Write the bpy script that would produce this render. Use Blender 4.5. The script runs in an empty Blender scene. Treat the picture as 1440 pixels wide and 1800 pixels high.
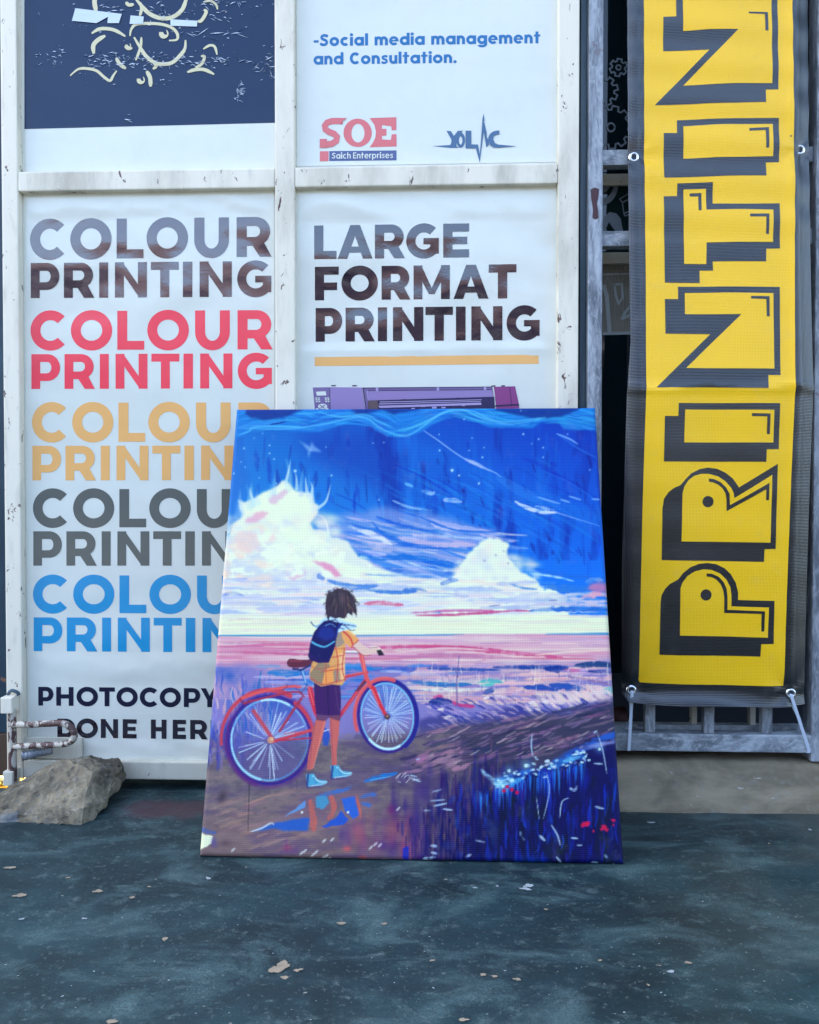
import bpy, bmesh, math, random
import numpy as np
from mathutils import Vector, Matrix, Euler, noise
from mathutils.geometry import tessellate_polygon

# ------------------------------------------------------------------ camera, sky, sun, exposure
S = bpy.context.scene; COL = S.collection
CAM_Z = .525; FPX = 1400.0
cam = bpy.data.objects.new('camera', bpy.data.cameras.new('camera')); COL.objects.link(cam)
cam.data.sensor_fit = 'HORIZONTAL'; cam.data.sensor_width = 36; cam.data.lens = 36*FPX/1440
cam.data.clip_start = .02; cam.data.clip_end = 400
cam.location = (0, 0, CAM_Z); cam.rotation_euler = (math.radians(90-1.05), 0, math.radians(2.2)); S.camera = cam
SUN_EL, SUN_AZ = math.radians(48), math.radians(-66)     # azimuth from +Y, clockwise: the sun stands behind the shop, to the left
W = bpy.data.worlds.new('World'); S.world = W; W.use_nodes = True
bg = W.node_tree.nodes['Background']; sky = W.node_tree.nodes.new('ShaderNodeTexSky')
sky.sky_type = 'NISHITA'; sky.sun_disc = False; sky.sun_elevation = SUN_EL; sky.sun_rotation = SUN_AZ
sky.air_density = 1.0; sky.dust_density = 2.5; sky.ozone_density = 1.0
W.node_tree.links.new(sky.outputs[0], bg.inputs[0]); bg.inputs[1].default_value = .13
sl = bpy.data.lights.new('sun', 'SUN'); sl.energy = 4.0; sl.angle = math.radians(.5); sl.color = (1, .93, .82)
sun = bpy.data.objects.new('sun', sl); COL.objects.link(sun); sun.location = (-3, 6, 8)
sd = Vector((math.sin(SUN_AZ)*math.cos(SUN_EL), math.cos(SUN_AZ)*math.cos(SUN_EL), math.sin(SUN_EL)))
sun.rotation_euler = sd.to_track_quat('Z', 'Y').to_euler()
S.view_settings.view_transform = 'Standard'; S.view_settings.look = 'None'; S.view_settings.gamma = 1; S.view_settings.exposure = 2.93
S.cycles.max_bounces = 8; S.cycles.diffuse_bounces = 4; S.cycles.glossy_bounces = 4

# ------------------------------------------------------------------ measuring: pixels of the photograph to points on real planes
CR = cam.rotation_euler.to_matrix(); CP = Vector((0, 0, CAM_Z))
def ray(px, py): return CR @ Vector(((px-720)/FPX, -(py-900)/FPX, -1))
def on_y(px, py, Y): d = ray(px, py); return CP+d*(Y/d.y)
def on_z(px, py, z=0): d = ray(px, py); return CP+d*((z-CAM_Z)/d.z)
def proj(p): q = CR.transposed() @ (Vector(p)-CP); return 720+FPX*q.x/-q.z, 900-FPX*q.y/-q.z
def lin(c): return tuple((v/255/12.92 if v/255 <= .04045 else ((v/255+.055)/1.055)**2.4) for v in c)

# ------------------------------------------------------------------ materials
class Nodes:
    def __init__(s, name):
        s.m = bpy.data.materials.new(name); s.m.use_nodes = True; s.t = s.m.node_tree; s.b = s.t.nodes['Principled BSDF']; s.co = s.t.nodes.new('ShaderNodeTexCoord')
    def n(s, kind, **k):
        o = s.t.nodes.new('ShaderNode'+kind)
        for a, v in k.items():
            if hasattr(o, a) and a not in o.inputs: setattr(o, a, v)
            else: s.put(o.inputs[a], v)
        return o
    def put(s, sock, v):
        if hasattr(v, 'is_output'): s.t.links.new(v, sock)
        elif isinstance(v, tuple) and len(v) == 3 and sock.type == 'RGBA': sock.default_value = (*v, 1)
        else: sock.default_value = v
    def coord(s, scale=(1, 1, 1), which='Object', rot=(0, 0, 0), loc=(0, 0, 0)):
        o = s.n('Mapping'); o.inputs['Scale'].default_value = scale; o.inputs['Rotation'].default_value = rot; o.inputs['Location'].default_value = loc
        s.t.links.new(s.co.outputs[which], o.inputs['Vector']); return o.outputs[0]
    def noise(s, scale, detail=4, rough=.55, stretch=(1, 1, 1), dist=0, rot=(0, 0, 0), loc=(0, 0, 0)):
        o = s.n('TexNoise'); o.inputs['Scale'].default_value = scale; o.inputs['Detail'].default_value = detail; o.inputs['Roughness'].default_value = rough; o.inputs['Distortion'].default_value = dist
        s.t.links.new(s.coord(stretch, rot=rot, loc=loc), o.inputs['Vector']); return o.outputs[0]
    def ramp(s, f, a, b, smooth=True):
        o = s.n('MapRange'); o.interpolation_type = 'SMOOTHSTEP' if smooth else 'LINEAR'
        s.t.links.new(f, o.inputs['Value']); o.inputs['From Min'].default_value = a; o.inputs['From Max'].default_value = b; return o.outputs[0]
    def mix(s, f, a, b, mode='MIX'):
        o = s.n('Mix', data_type='RGBA', blend_type=mode); s.put(o.inputs[0], f); s.put(o.inputs[6], a); s.put(o.inputs[7], b); return o.outputs[2]
    def math(s, op, a, b=0.):
        o = s.n('Math', operation=op); s.put(o.inputs[0], a); s.put(o.inputs[1], b); return o.outputs[0]
    def bump(s, h, strength, dist, normal=None):
        o = s.n('Bump'); s.put(o.inputs['Height'], h); o.inputs['Strength'].default_value = strength; o.inputs['Distance'].default_value = dist
        if normal is not None: s.t.links.new(normal, o.inputs['Normal'])
        return o.outputs[0]
    def done(s, color, rough, normal=None, ior=1.45, metallic=0, **k):
        s.put(s.b.inputs['Base Color'], color); s.put(s.b.inputs['Roughness'], rough); s.b.inputs['IOR'].default_value = ior; s.put(s.b.inputs['Metallic'], metallic)
        if normal is not None: s.t.links.new(normal, s.b.inputs['Normal'])
        for a, v in k.items(): s.put(s.b.inputs[a], v)
        return s.m

def film(name, color, rough=.12, ior=1.75, wave=1., mottled=.05):
    """printed vinyl film, slightly buckled"""
    q = Nodes(name); n1 = q.noise(3.2, 2, .5, (1, 1, 1.6)); n2 = q.noise(9, 2, .45, (1, 1, 1.6), .3); n3 = q.noise(260, 2, .5)
    nm = q.bump(n1, .5, .012*wave); nm = q.bump(n2, .14*wave, .003, nm); nm = q.bump(n3, .10, .0006, nm)
    d = q.noise(30, 5, .6); sp = q.ramp(q.noise(170, 2, .5), .70, .76)
    c = q.mix(q.math('MULTIPLY', q.ramp(d, .4, .75), mottled), color, tuple(v*.55 for v in color)); c = q.mix(q.math('MULTIPLY', sp, mottled*2), c, (.16, .13, .1))
    return q.done(c, q.math('ADD', q.math('MULTIPLY', d, .10), rough-.05), nm, ior)
def paint_metal(name, color, dirt=(.20, .17, .12), rust=(.10, .05, .035), amount=.5, chips=.5, streak=(1, 1, .25)):
    """brushed-on oil paint with grime and chipped spots"""
    q = Nodes(name); g1 = q.noise(9, 6, .62, streak); g2 = q.noise(46, 5, .6, streak, .3); ch = q.noise(62, 5, .68, (1, 1, .6), .6)
    c = q.mix(q.math('MULTIPLY', q.ramp(g1, .46, .78), amount*.55), color, dirt); c = q.mix(q.math('MULTIPLY', q.ramp(g2, .52, .8), amount*.5), c, tuple(v*.6 for v in color))
    k = q.ramp(ch, .74-.10*chips, .77-.10*chips); c = q.mix(k, c, rust)
    h = q.math('SUBTRACT', q.math('MULTIPLY', q.noise(70, 4, .6, (1, 1, .3)), .5), q.math('MULTIPLY', k, .4))
    return q.done(c, q.math('ADD', .38, q.math('MULTIPLY', g2, .2)), q.bump(h, .35, .0016))
M = {}
M['cream_paint'] = paint_metal('cream_oil_paint', (.79, .73, .58), (.24, .20, .14), amount=1.25, chips=1.1)
M['cream_paint_worn'] = paint_metal('cream_paint_grimy', (.60, .58, .47), amount=1.1, chips=1.0)
M['rust_paint'] = paint_metal('peeling_paint_over_rust', (.50, .46, .38), (.17, .11, .08), (.085, .045, .04), 1.3, 2.6, (1, 1, .6))
M['panel_white'] = film('white_panel', (.70, .715, .625), .3, 1.5, .25, .12)
q = Nodes('brushed_grey_paint'); a = q.noise(34, 7, .7, (1, 1, .16), .5); b = q.noise(120, 6, .7, (1, 1, .3), 1.2); d = q.ramp(q.noise(22, 4, .6), .66, .72)
c = q.mix(q.ramp(a, .36, .66), (.10, .12, .14), (.34, .37, .40)); c = q.mix(q.math('MULTIPLY', q.ramp(b, .45, .75), .65), c, (.52, .54, .56)); c = q.mix(q.math('MULTIPLY', q.ramp(b, .52, .30), .5), c, (.10, .09, .11))
c = q.mix(d, c, (.17, .12, .13)); M['grey_metal'] = q.done(c, .5, q.bump(b, .5, .0012), metallic=.15)
q = Nodes('brushed_grey_rail'); a = q.noise(34, 7, .7, (.3, 1, .6), 1.5); b = q.noise(90, 6, .7, (.35, 1, .7), 1.8); d = q.ramp(q.noise(26, 4, .6), .64, .74)
c = q.mix(q.ramp(a, .36, .66), (.12, .14, .16), (.38, .42, .45)); c = q.mix(q.math('MULTIPLY', q.ramp(b, .45, .72), .7), c, (.56, .59, .61)); c = q.mix(d, c, (.20, .15, .18)); M['grey_rail'] = q.done(c, .5, q.bump(b, .5, .0012))
q = Nodes('dark_blue_jamb'); a = q.noise(20, 5, .6, (1, 1, .2)); M['jamb'] = q.done(q.mix(q.ramp(a, .4, .7), (.030, .060, .085), (.075, .12, .15)), .45)
M['jamb_dark'] = Nodes('dark_slot').done((.012, .02, .03), .6)
q = Nodes('navy_sheet'); a = q.noise(7, 5, .65, (1, 1, .35)); d = q.ramp(q.noise(11, 4, .6, loc=(3, 1, 2)), .66, .69); M['navy'] = q.done(q.mix(d, q.mix(q.ramp(a, .35, .7), (.008, .028, .05), (.02, .07, .10)), (.17, .09, .06)), .5)
M['brown_base'] = paint_metal('brown_plinth', (.07, .045, .03), amount=.8)
# floor: cement painted dark teal, worn and dusty
q = Nodes('worn_teal_floor'); a = q.noise(3.2, 9, .66, (1, 1.2, 1), .3); b = q.noise(7.5, 10, .70, (1, 1.5, 1), .35, (0, 0, .5)); e = q.noise(30, 8, .72, (1, 1.35, 1), .2, (0, 0, -.35)); f = q.noise(150, 3, .6); g = q.noise(75, 2, .5, (1, 1.6, 1))
c = q.mix(q.ramp(a, .36, .68), (.0022, .015, .019), (.015, .050, .057)); c = q.mix(q.math('MULTIPLY', q.ramp(b, .49, .68), .85), c, (.056, .112, .114)); c = q.mix(q.math('MULTIPLY', q.ramp(e, .53, .70), .65), c, (.105, .160, .156)); c = q.mix(q.math('MULTIPLY', q.ramp(e, .46, .28), .5), c, (.006, .020, .028))
sm = q.noise(3.6, 9, .62, (1, 2.3, 1), 1.1, (0, 0, .45), (2, 3, 0)); c = q.mix(q.math('MULTIPLY', q.ramp(sm, .50, .66), .75), c, (.066, .122, .124)); c = q.mix(q.math('MULTIPLY', q.ramp(sm, .47, .34), .6), c, (.005, .016, .021)); c = q.mix(q.math('MULTIPLY', q.ramp(f, .58, .72), .5), c, (.135, .175, .17)); c = q.mix(q.math('MULTIPLY', q.ramp(q.noise(380, 4, .75), .52, .36), .7), c, (.006, .014, .018)); c = q.mix(q.ramp(g, .75, .775), c, (.27, .25, .20)); v = q.n('TexVoronoi'); v.feature = 'DISTANCE_TO_EDGE'; v.inputs['Scale'].default_value = 3.1; q.t.links.new(q.coord((1, 1, 1)), v.inputs['Vector']); wv = q.noise(60, 3, .6); c = q.mix(q.math('MULTIPLY', q.ramp(q.math('ADD', v.outputs['Distance'], q.math('MULTIPLY', wv, .012)), .0095, .0065), .0), c, (.01, .015, .018))
cx = q.n('SeparateXYZ'); q.t.links.new(q.coord(), cx.inputs[0])
rt = q.math('MULTIPLY', q.ramp(cx.outputs[0], .12, .85), q.ramp(q.noise(4, 6, .6, loc=(5, 5, 0)), .40, .62)); c = q.mix(q.math('MULTIPLY', rt, .6), c, (.085, .088, .068))
dx = q.math('SUBTRACT', cx.outputs[0], -.455); dy = q.math('SUBTRACT', cx.outputs[1], 1.315); rr = q.math('ADD', q.math('MULTIPLY', q.math('MULTIPLY', dx, dx), 55.), q.math('MULTIPLY', q.math('MULTIPLY', dy, dy), 260.))
c = q.mix(q.math('MULTIPLY', q.ramp(q.math('ADD', rr, q.math('MULTIPLY', q.noise(24, 5, .6), 1.1)), 1.25, .65), .75), c, (.055, .018, .026))
h = q.math('ADD', q.math('MULTIPLY', a, .4), q.math('ADD', q.math('MULTIPLY', e, .18), q.math('MULTIPLY', f, .10)))
M['floor'] = q.done(c, q.math('ADD', .40, q.math('MULTIPLY', e, .4)), q.bump(h, .35, .003), 1.45)
q = Nodes('bare_cement'); a = q.noise(7, 7, .65, (1, 1, 3), .5); b = q.noise(60, 5, .65); g = q.noise(36, 3, .5, (1, 2, 3.))
c = q.mix(q.ramp(a, .35, .7), (.125, .104, .066), (.26, .215, .14)); c = q.mix(q.math('MULTIPLY', q.ramp(b, .5, .75), .4), c, (.22, .22, .2)); c = q.mix(q.ramp(g, .70, .74), c, (.36, .35, .32)); M['cement'] = q.done(c, .85, q.bump(q.math('ADD', a, q.math('MULTIPLY', b, .3)), .5, .005))
q = Nodes('broken_concrete'); a = q.noise(14, 8, .68); b = q.noise(70, 6, .7); v = q.n('TexVoronoi'); v.inputs['Scale'].default_value = 85; q.t.links.new(q.coord(), v.inputs['Vector'])
c = q.mix(q.ramp(a, .34, .68), (.070, .060, .042), (.275, .235, .155)); c = q.mix(q.math('MULTIPLY', q.ramp(b, .52, .72), .6), c, (.36, .33, .26)); c = q.mix(q.math('MULTIPLY', q.ramp(q.noise(120, 3, .6), .58, .68), .75), c, (.05, .06, .07))
c = q.mix(q.math('MULTIPLY', q.ramp(q.noise(11, 4, .6, loc=(2, 7, 1)), .55, .68), .55), c, (.09, .13, .17)); M['rock'] = q.done(c, .9, q.bump(q.math('ADD', q.math('MULTIPLY', b, .8), q.math('MULTIPLY', v.outputs['Distance'], .5)), .8, .006))
q = Nodes('street_earth'); a = q.noise(1.2, 6, .6); M['street'] = q.done(q.mix(q.ramp(a, .3, .7), (.060, .055, .055), (.10, .088, .082)), .95)
q = Nodes('umber_wall'); a = q.noise(1.1, 6, .65, (1, 1, .5)); M['umber_wall'] = q.done(q.mix(q.ramp(a, .35, .65), (.040, .028, .044), (.065, .045, .06)), .8)
M['ochre_band'] = paint_metal('umber_band', (.20, .13, .125), amount=.5); M['shop_wall'] = paint_metal('shop_wall_paint', (.40, .41, .40), amount=.5)
q = Nodes('corrugated_roof'); M['roof'] = q.done((.25, .26, .27), .5)
M['dark_room'] = Nodes('dark_room').done((.02, .025, .03), .8)
q = Nodes('window_glass'); M['glass'] = q.done((.006, .014, .018), .04, None, 1.5)
q = Nodes('green_black_glass'); M['glass_green'] = q.done((.010, .024, .024), .04, None, 1.5)
q = Nodes('pale_curtain'); w = q.n('TexWave'); w.inputs['Scale'].default_value = 60; q.t.links.new(q.coord(), w.inputs['Vector']); a = q.noise(14, 4, .6); M['curtain'] = q.done(q.mix(q.ramp(a, .3, .7), (.20, .19, .15), (.30, .28, .22)), .6, q.bump(w.outputs[1], .3, .001))
M['sticker'] = film('grey_white_sticker', (.20, .24, .27), .4, 1.4, .2); M['sticker_pale'] = film('pale_sticker', (.40, .43, .42), .4, 1.4, .2)
q = Nodes('chrome_eyelet'); M['eyelet'] = q.done((.80, .81, .82), .22, None, 1.45, 1.0)
q = Nodes('nylon'); M['nylon'] = q.done((.55, .62, .72), .35, None, 1.5)
M['maroon'] = paint_metal('maroon_paint', (.05, .012, .015), amount=.3)
q = Nodes('stretcher_wood'); a = q.noise(12, 4, .6, (1, 12, 12)); M['wood'] = q.done(q.mix(a, (.30, .2, .11), (.45, .33, .2)), .7)
def leafmat(n, c): return Nodes(n).done(c, .6)
M['leaf_yellow'] = leafmat('dry_yellow_leaf', (.50, .36, .07)); M['leaf_straw'] = leafmat('straw_leaf', (.56, .46, .20)); M['leaf_green'] = leafmat('green_leaf', (.05, .11, .02)); M['soil'] = Nodes('garden_soil').done((.10, .075, .045), .95)
# woven PVC: a fine square mesh of threads pressed into the coated sheet
def pvc(name, color, rough, ior, pitch=.0025, depth=.00030, attr=None, tone=.18, wave=0.):
    q = Nodes(name); s = q.n('SeparateXYZ'); q.t.links.new(q.co.outputs['UV'], s.inputs[0])
    def threads(axis): return q.math('ABSOLUTE', q.math('SINE', q.math('MULTIPLY', s.outputs[axis], math.pi/pitch)))
    tu, tv = threads(0), threads(1); h = q.math('ADD', tu, tv)
    big = q.noise(7, 3, .5, (1, 1, .8)); nm = q.bump(h, .55, depth)
    if wave: nm = q.bump(big, wave, .02, nm)
    fine = q.noise(40, 4, .6)
    if attr:
        at = q.n('Attribute', attribute_name=attr); color = at.outputs['Color']
    grooves = q.math('MULTIPLY', q.ramp(q.math('MULTIPLY', tu, tv), .42, .05), tone)
    c = q.mix(grooves, color, (.01, .01, .012)); c = q.mix(q.math('MULTIPLY', q.ramp(fine, .55, .8), .06), c, (.3, .3, .3))
    return q.done(c, q.math('ADD', rough, q.math('MULTIPLY', fine, .08)), nm, ior)
M['pvc_black'] = pvc('banner_black', (.005, .007, .009), .17, 1.72); M['pvc_yellow'] = pvc('banner_yellow', (.95, .55, .003), .26, 1.5, tone=.10)
M['print'] = pvc('printed_canvas', (.5, .5, .5), .42, 1.22, .0026, .0003, 'print_colour', .20)

# ------------------------------------------------------------------ objects
def tag(o, label=None, cat=None, group=None, kind=None):
    for k, v in (('label', label), ('category', cat), ('group', group), ('kind', kind)):
        if v: o[k] = v
    return o
def empty(name, loc, label, cat, group=None):
    o = bpy.data.objects.new(name, None); COL.objects.link(o); o.location = loc; o.empty_display_size = .1; return tag(o, label, cat, group)
def link(name, me, parent=None, mats=(), loc=None):
    """vertices are given in world metres; the object keeps its origin at loc (or its parent's)"""
    o = bpy.data.objects.new(name, me); COL.objects.link(o)
    for m in mats: me.materials.append(m)
    if parent is not None:
        base = Vector((0, 0, 0)); p = parent
        while p is not None: base += p.location; p = p.parent
        o.parent = parent
        me.transform(Matrix.Translation(-base))
    elif loc is not None:
        me.transform(Matrix.Translation(-Vector(loc))); o.location = loc
    return o
def from_bm(name, bm, mat, parent=None, loc=None, smooth=False):
    me = bpy.data.meshes.new(name); bmesh.ops.recalc_face_normals(bm, faces=bm.faces); bm.to_mesh(me); bm.free()
    if smooth: me.polygons.foreach_set('use_smooth', [True]*len(me.polygons))
    return link(name, me, parent, mat if isinstance(mat, (list, tuple)) else [mat], loc)
def add_box(bm, a, b, bev=.0015):
    t = bmesh.new(); bmesh.ops.create_cube(t, size=1)
    c = [(a[i]+b[i])/2 for i in range(3)]; d = [abs(b[i]-a[i]) for i in range(3)]
    for v in t.verts: v.co = Vector([c[i]+v.co[i]*d[i] for i in range(3)])
    if bev: bmesh.ops.bevel(t, geom=t.edges[:], offset=min(bev, min(d)*.3), segments=2, affect='EDGES', profile=.6)
    me = bpy.data.meshes.new('t'); t.to_mesh(me); t.free(); bm.from_mesh(me); bpy.data.meshes.remove(me)
def box(name, a, b, mat, parent=None, bev=.0015, loc=None):
    bm = bmesh.new(); add_box(bm, a, b, bev); return from_bm(name, bm, mat, parent, loc)
def tube(bm, pts, r, seg=10, ridges=0, flat=1.):
    """a round bar along points; ridges gives a twisted reinforcing bar"""
    pts = [Vector(p) for p in pts]; rings = []; up = Vector((0, 0, 1)); L = 0
    for i, p in enumerate(pts):
        d = (pts[min(i+1, len(pts)-1)]-pts[max(i-1, 0)]).normalized()
        if i: L += (p-pts[i-1]).length
        x = d.cross(up)
        x = x.normalized() if x.length > .05 else d.cross(Vector((0, 1, 0))).normalized()
        y = x.cross(d).normalized(); ring = []
        for k in range(seg):
            a = 2*math.pi*k/seg; rr = r*(1+(.16*max(0, math.sin(2*a+L*ridges)) if ridges else 0)); ring.append(bm.verts.new(p+x*math.cos(a)*rr+y*math.sin(a)*rr*flat))
        rings.append(ring)
    for A, B in zip(rings, rings[1:]):
        for k in range(seg): bm.faces.new((A[k], A[(k+1) % seg], B[(k+1) % seg], B[k]))
    bm.faces.new(rings[0][::-1]); bm.faces.new(rings[-1])
def bez(pts, n=8):
    out = []; P = [Vector(p) for p in pts]; P = [P[0]]+P+[P[-1]]
    for i in range(1, len(P)-2):
        for k in range(n):
            t = k/n; a, b, c, d = P[i-1:i+3]; out.append(.5*((2*b)+(c-a)*t+(2*a-5*b+4*c-d)*t*t+(3*b-a-3*c+d)*t**3))
    return out+[P[-1]]

# ------------------------------------------------------------------ lettering: letters built from bars and bows in a unit box
def bar(x0, y0, x1, y1): return [[(x0, y0), (x1, y0), (x1, y1), (x0, y1)]]
def bow(cx, cy, rx, ry, t, tb, a0, a1, n=40):
    o = []; N = max(4, int(n*abs(a1-a0)/360))
    for k in range(N):
        f = []
        for kk, s in ((k, 1), (k+1, 1), (k+1, 0), (k, 0)):
            a = math.radians(a0+(a1-a0)*kk/N); f.append((cx+(rx if s else rx-t)*math.cos(a), cy+(ry if s else ry-tb)*math.sin(a)))
        o.append(f)
    return o
def way(pts, w):
    o = []; P = [Vector(p) for p in pts]; nn = []
    for i in range(len(P)):
        d = (P[min(i+1, len(P)-1)]-P[max(i-1, 0)]).normalized(); nn.append(Vector((-d.y, d.x))*w/2)
    for i in range(len(P)-1): o.append([tuple(P[i]+nn[i]), tuple(P[i+1]+nn[i+1]), tuple(P[i+1]-nn[i+1]), tuple(P[i]-nn[i])])
    return o
def glyph(ch, W, t=.26, b=.225):
    """pieces (lists of small polygons) of a letter one unit high and W wide; pieces may overlap"""
    if ch == 'L': return [bar(0, 0, t, 1), bar(t, 0, W, b)]
    if ch == 'I': return [bar(0, 0, W, 1)]
    if ch == 'T': return [bar(0, 1-b, W, 1), bar(W/2-t/2, 0, W/2+t/2, 1-b)]
    if ch == 'H': return [bar(0, 0, t, 1), bar(W-t, 0, W, 1), bar(t, .5-b/2, W-t, .5+b/2)]
    if ch == 'E': return [bar(0, 0, t, 1), bar(t, 0, W, b), bar(t, .5-b*.46, W*.93, .5+b*.46), bar(t, 1-b, W, 1)]
    if ch == 'F': return [bar(0, 0, t, 1), bar(t, .30, W*.93, .30+b*.95), bar(t, 1-b, W, 1)]
    if ch == 'O': return [bow(W/2, .5, W/2, .52, t*1.0, t*.97, 0, 360, 64)]
    if ch == 'C': return [bow(W*.545, .5, W*.545, .52, t, t*.97, 44, 316, 64)]
    if ch == 'G': return [bow(W*.535, .5, W*.535, .52, t, t*.97, 47, 322, 64), bar(W-t*.98, .12, W*.985, .45), bar(W*.52, .40, W*.985, .585)]
    if ch == 'D': return [bar(0, 0, t, 1), bar(t, 0, W-.5, b), bar(t, 1-b, W-.5, 1), bow(W-.5, .5, .5, .5, t, b, -90, 90)]
    if ch == 'U': r = W/2; return [bar(0, r, t, 1), bar(W-t, r, W, 1), bow(r, r, r, r+.02, t, t*.93, 180, 360)]
    if ch in 'PR':
        lo = .28 if ch == 'R' else .23; ry = (1-lo)/2; rx = min(.37, W-t-.05); cy = lo+ry; X = W*(.96 if ch == 'R' else 1)-rx
        o = [bar(0, 0, t, 1), bar(t, 1-b, X, 1), bar(t, lo, X, lo+b*.97), bow(X, cy, rx, ry, t*.98, b, -90, 90)]
        if ch == 'R': o.append([[(W-t*1.14, 0), (W, 0), (W*.70+.06, .38), (W*.70-t*.98, .34)]])
        return o
    if ch == 'N': return [bar(0, 0, t, 1), bar(W-t, 0, W, 1), [[(0, 1), (t*.86, 1), (W, 0), (W-t*.86, 0)]]]
    if ch == 'M': return [bar(0, 0, t*.95, 1), bar(W-t*.95, 0, W, 1), [[(0, 1), (t*.84, 1), (W/2+t*.30, .15), (W/2-t*.30, .15)]], [[(W, 1), (W/2+t*.30, .15), (W/2-t*.30, .15), (W-t*.84, 1)]]]
    if ch == 'A': return [[[(0, 0), (t*1.05, 0), (W/2+t*.40, 1), (W/2-t*.52, 1)]], [[(W, 0), (W/2+t*.52, 1), (W/2-t*.40, 1), (W-t*1.05, 0)]], bar(W*.24, .18, W*.76, .36)]
    if ch == 'Y': return [bar(W/2-t/2, 0, W/2+t/2, .45), [[(0, 1), (t*1.06, 1), (W/2+t*.45, .38), (W/2-t*.5, .38)]], [[(W, 1), (W/2+t*.5, .38), (W/2-t*.45, .38), (W-t*1.06, 1)]]]
    if ch == 'S': return [way([(W*.93, .80), (W*.80, .87), (W*.62, .905), (W*.42, .90), (W*.24, .83), (W*.19, .71), (W*.30, .60), (W*.52, .53), (W*.74, .455), (W*.83, .33), (W*.76, .18), (W*.56, .105), (W*.34, .10), (W*.17, .15), (W*.05, .23)], t*.92)]
    # small letters: x-height .74
    x = .74; r = W/2
    if ch == '-': return [bar(0, .30, W, .30+b*.85)]
    if ch == '.': return [bow(W/2, .11, W/2, .13, W/2, .13, 0, 360, 20)]
    if ch == 'o': return [bow(r, x/2, r, x/2+.02, t, t*.95, 0, 360)]
    if ch == 'c': return [bow(r*1.1, x/2, r*1.1, x/2+.02, t, t*.95, 48, 312)]
    if ch == 'e': return [bow(r, x/2, r, x/2+.02, t*.95, t*.85, 0, 318), bar(t*.6, x/2-.06, W-.01, x/2+.07)]
    if ch == 'i': return [bar(0, 0, W, x), bow(W/2, .93, W*.56, .13, W*.56, .13, 0, 360, 20)]
    if ch == 'l': return [bar(0, 0, W, 1.04)]
    if ch == 'a': return [bow(r, x/2, r, x/2+.02, t, t*.95, 0, 360), bar(W-t*.95, 0, W+.015, x)]
    if ch == 'd': return [bow(r, x/2, r, x/2+.02, t, t*.95, 0, 360), bar(W-t*.95, 0, W+.015, 1.04)]
    if ch == 'p': return [bow(r, x/2, r, x/2+.02, t, t*.95, 0, 360), bar(-.015, -.28, t*.95, x)]
    if ch == 'g': return [bow(r, x/2, r, x/2+.02, t, t*.95, 0, 360), bar(W-t*.95, -.02, W+.015, x), bow(r, -.02, r+.015, .27, t*.9, t*.8, 205, 360)]
    if ch in 'nh': return [bar(0, 0, t, 1.04 if ch == 'h' else x), bar(W-t, 0, W, x-r), bow(r, x-r, r, r+.02, t, t*.9, 0, 180)]
    if ch == 'r': return [bar(0, 0, t, x), bow(W*.95, x-.34, W*.95, .36, t*.9, t*.9, 90, 172)]
    if ch == 'u': return [bar(0, r, t, x), bar(W-t, 0, W, x), bow(r, r, r, r+.02, t, t*.9, 180, 360)]
    if ch == 'm': h = (W+t)/4; return [bar(0, 0, t, x), bar(W/2-t/2, 0, W/2+t/2, x-h), bar(W-t, 0, W, x-h), bow(h, x-h, h, h+.02, t, t*.9, 0, 180), bow(W-h, x-h, h, h+.02, t, t*.9, 0, 180)]
    if ch == 't': return [bar(W*.24, 0, W*.24+t, 1.0), bar(0, x-.17, W, x)]
    if ch == 's': return [way([(W*.93, .60), (W*.70, .655), (W*.42, .655), (W*.20, .58), (W*.26, .46), (W*.52, .39), (W*.80, .31), (W*.84, .18), (W*.62, .085), (W*.34, .075), (W*.06, .15)], t*.78)]
    return []
ADV = {'-': .42, 'S': .70, 'C': .82, 'E': .62, 'o': .80, 'c': .70, 'i': .25, 'a': .80, 'l': .25, 'm': 1.10, 'e': .78, 'd': .80, 'n': .68, 'g': .80, 't': .52, 'u': .68, 's': .56, '.': .28, 'h': .68, 'r': .44, 'p': .80}
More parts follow.
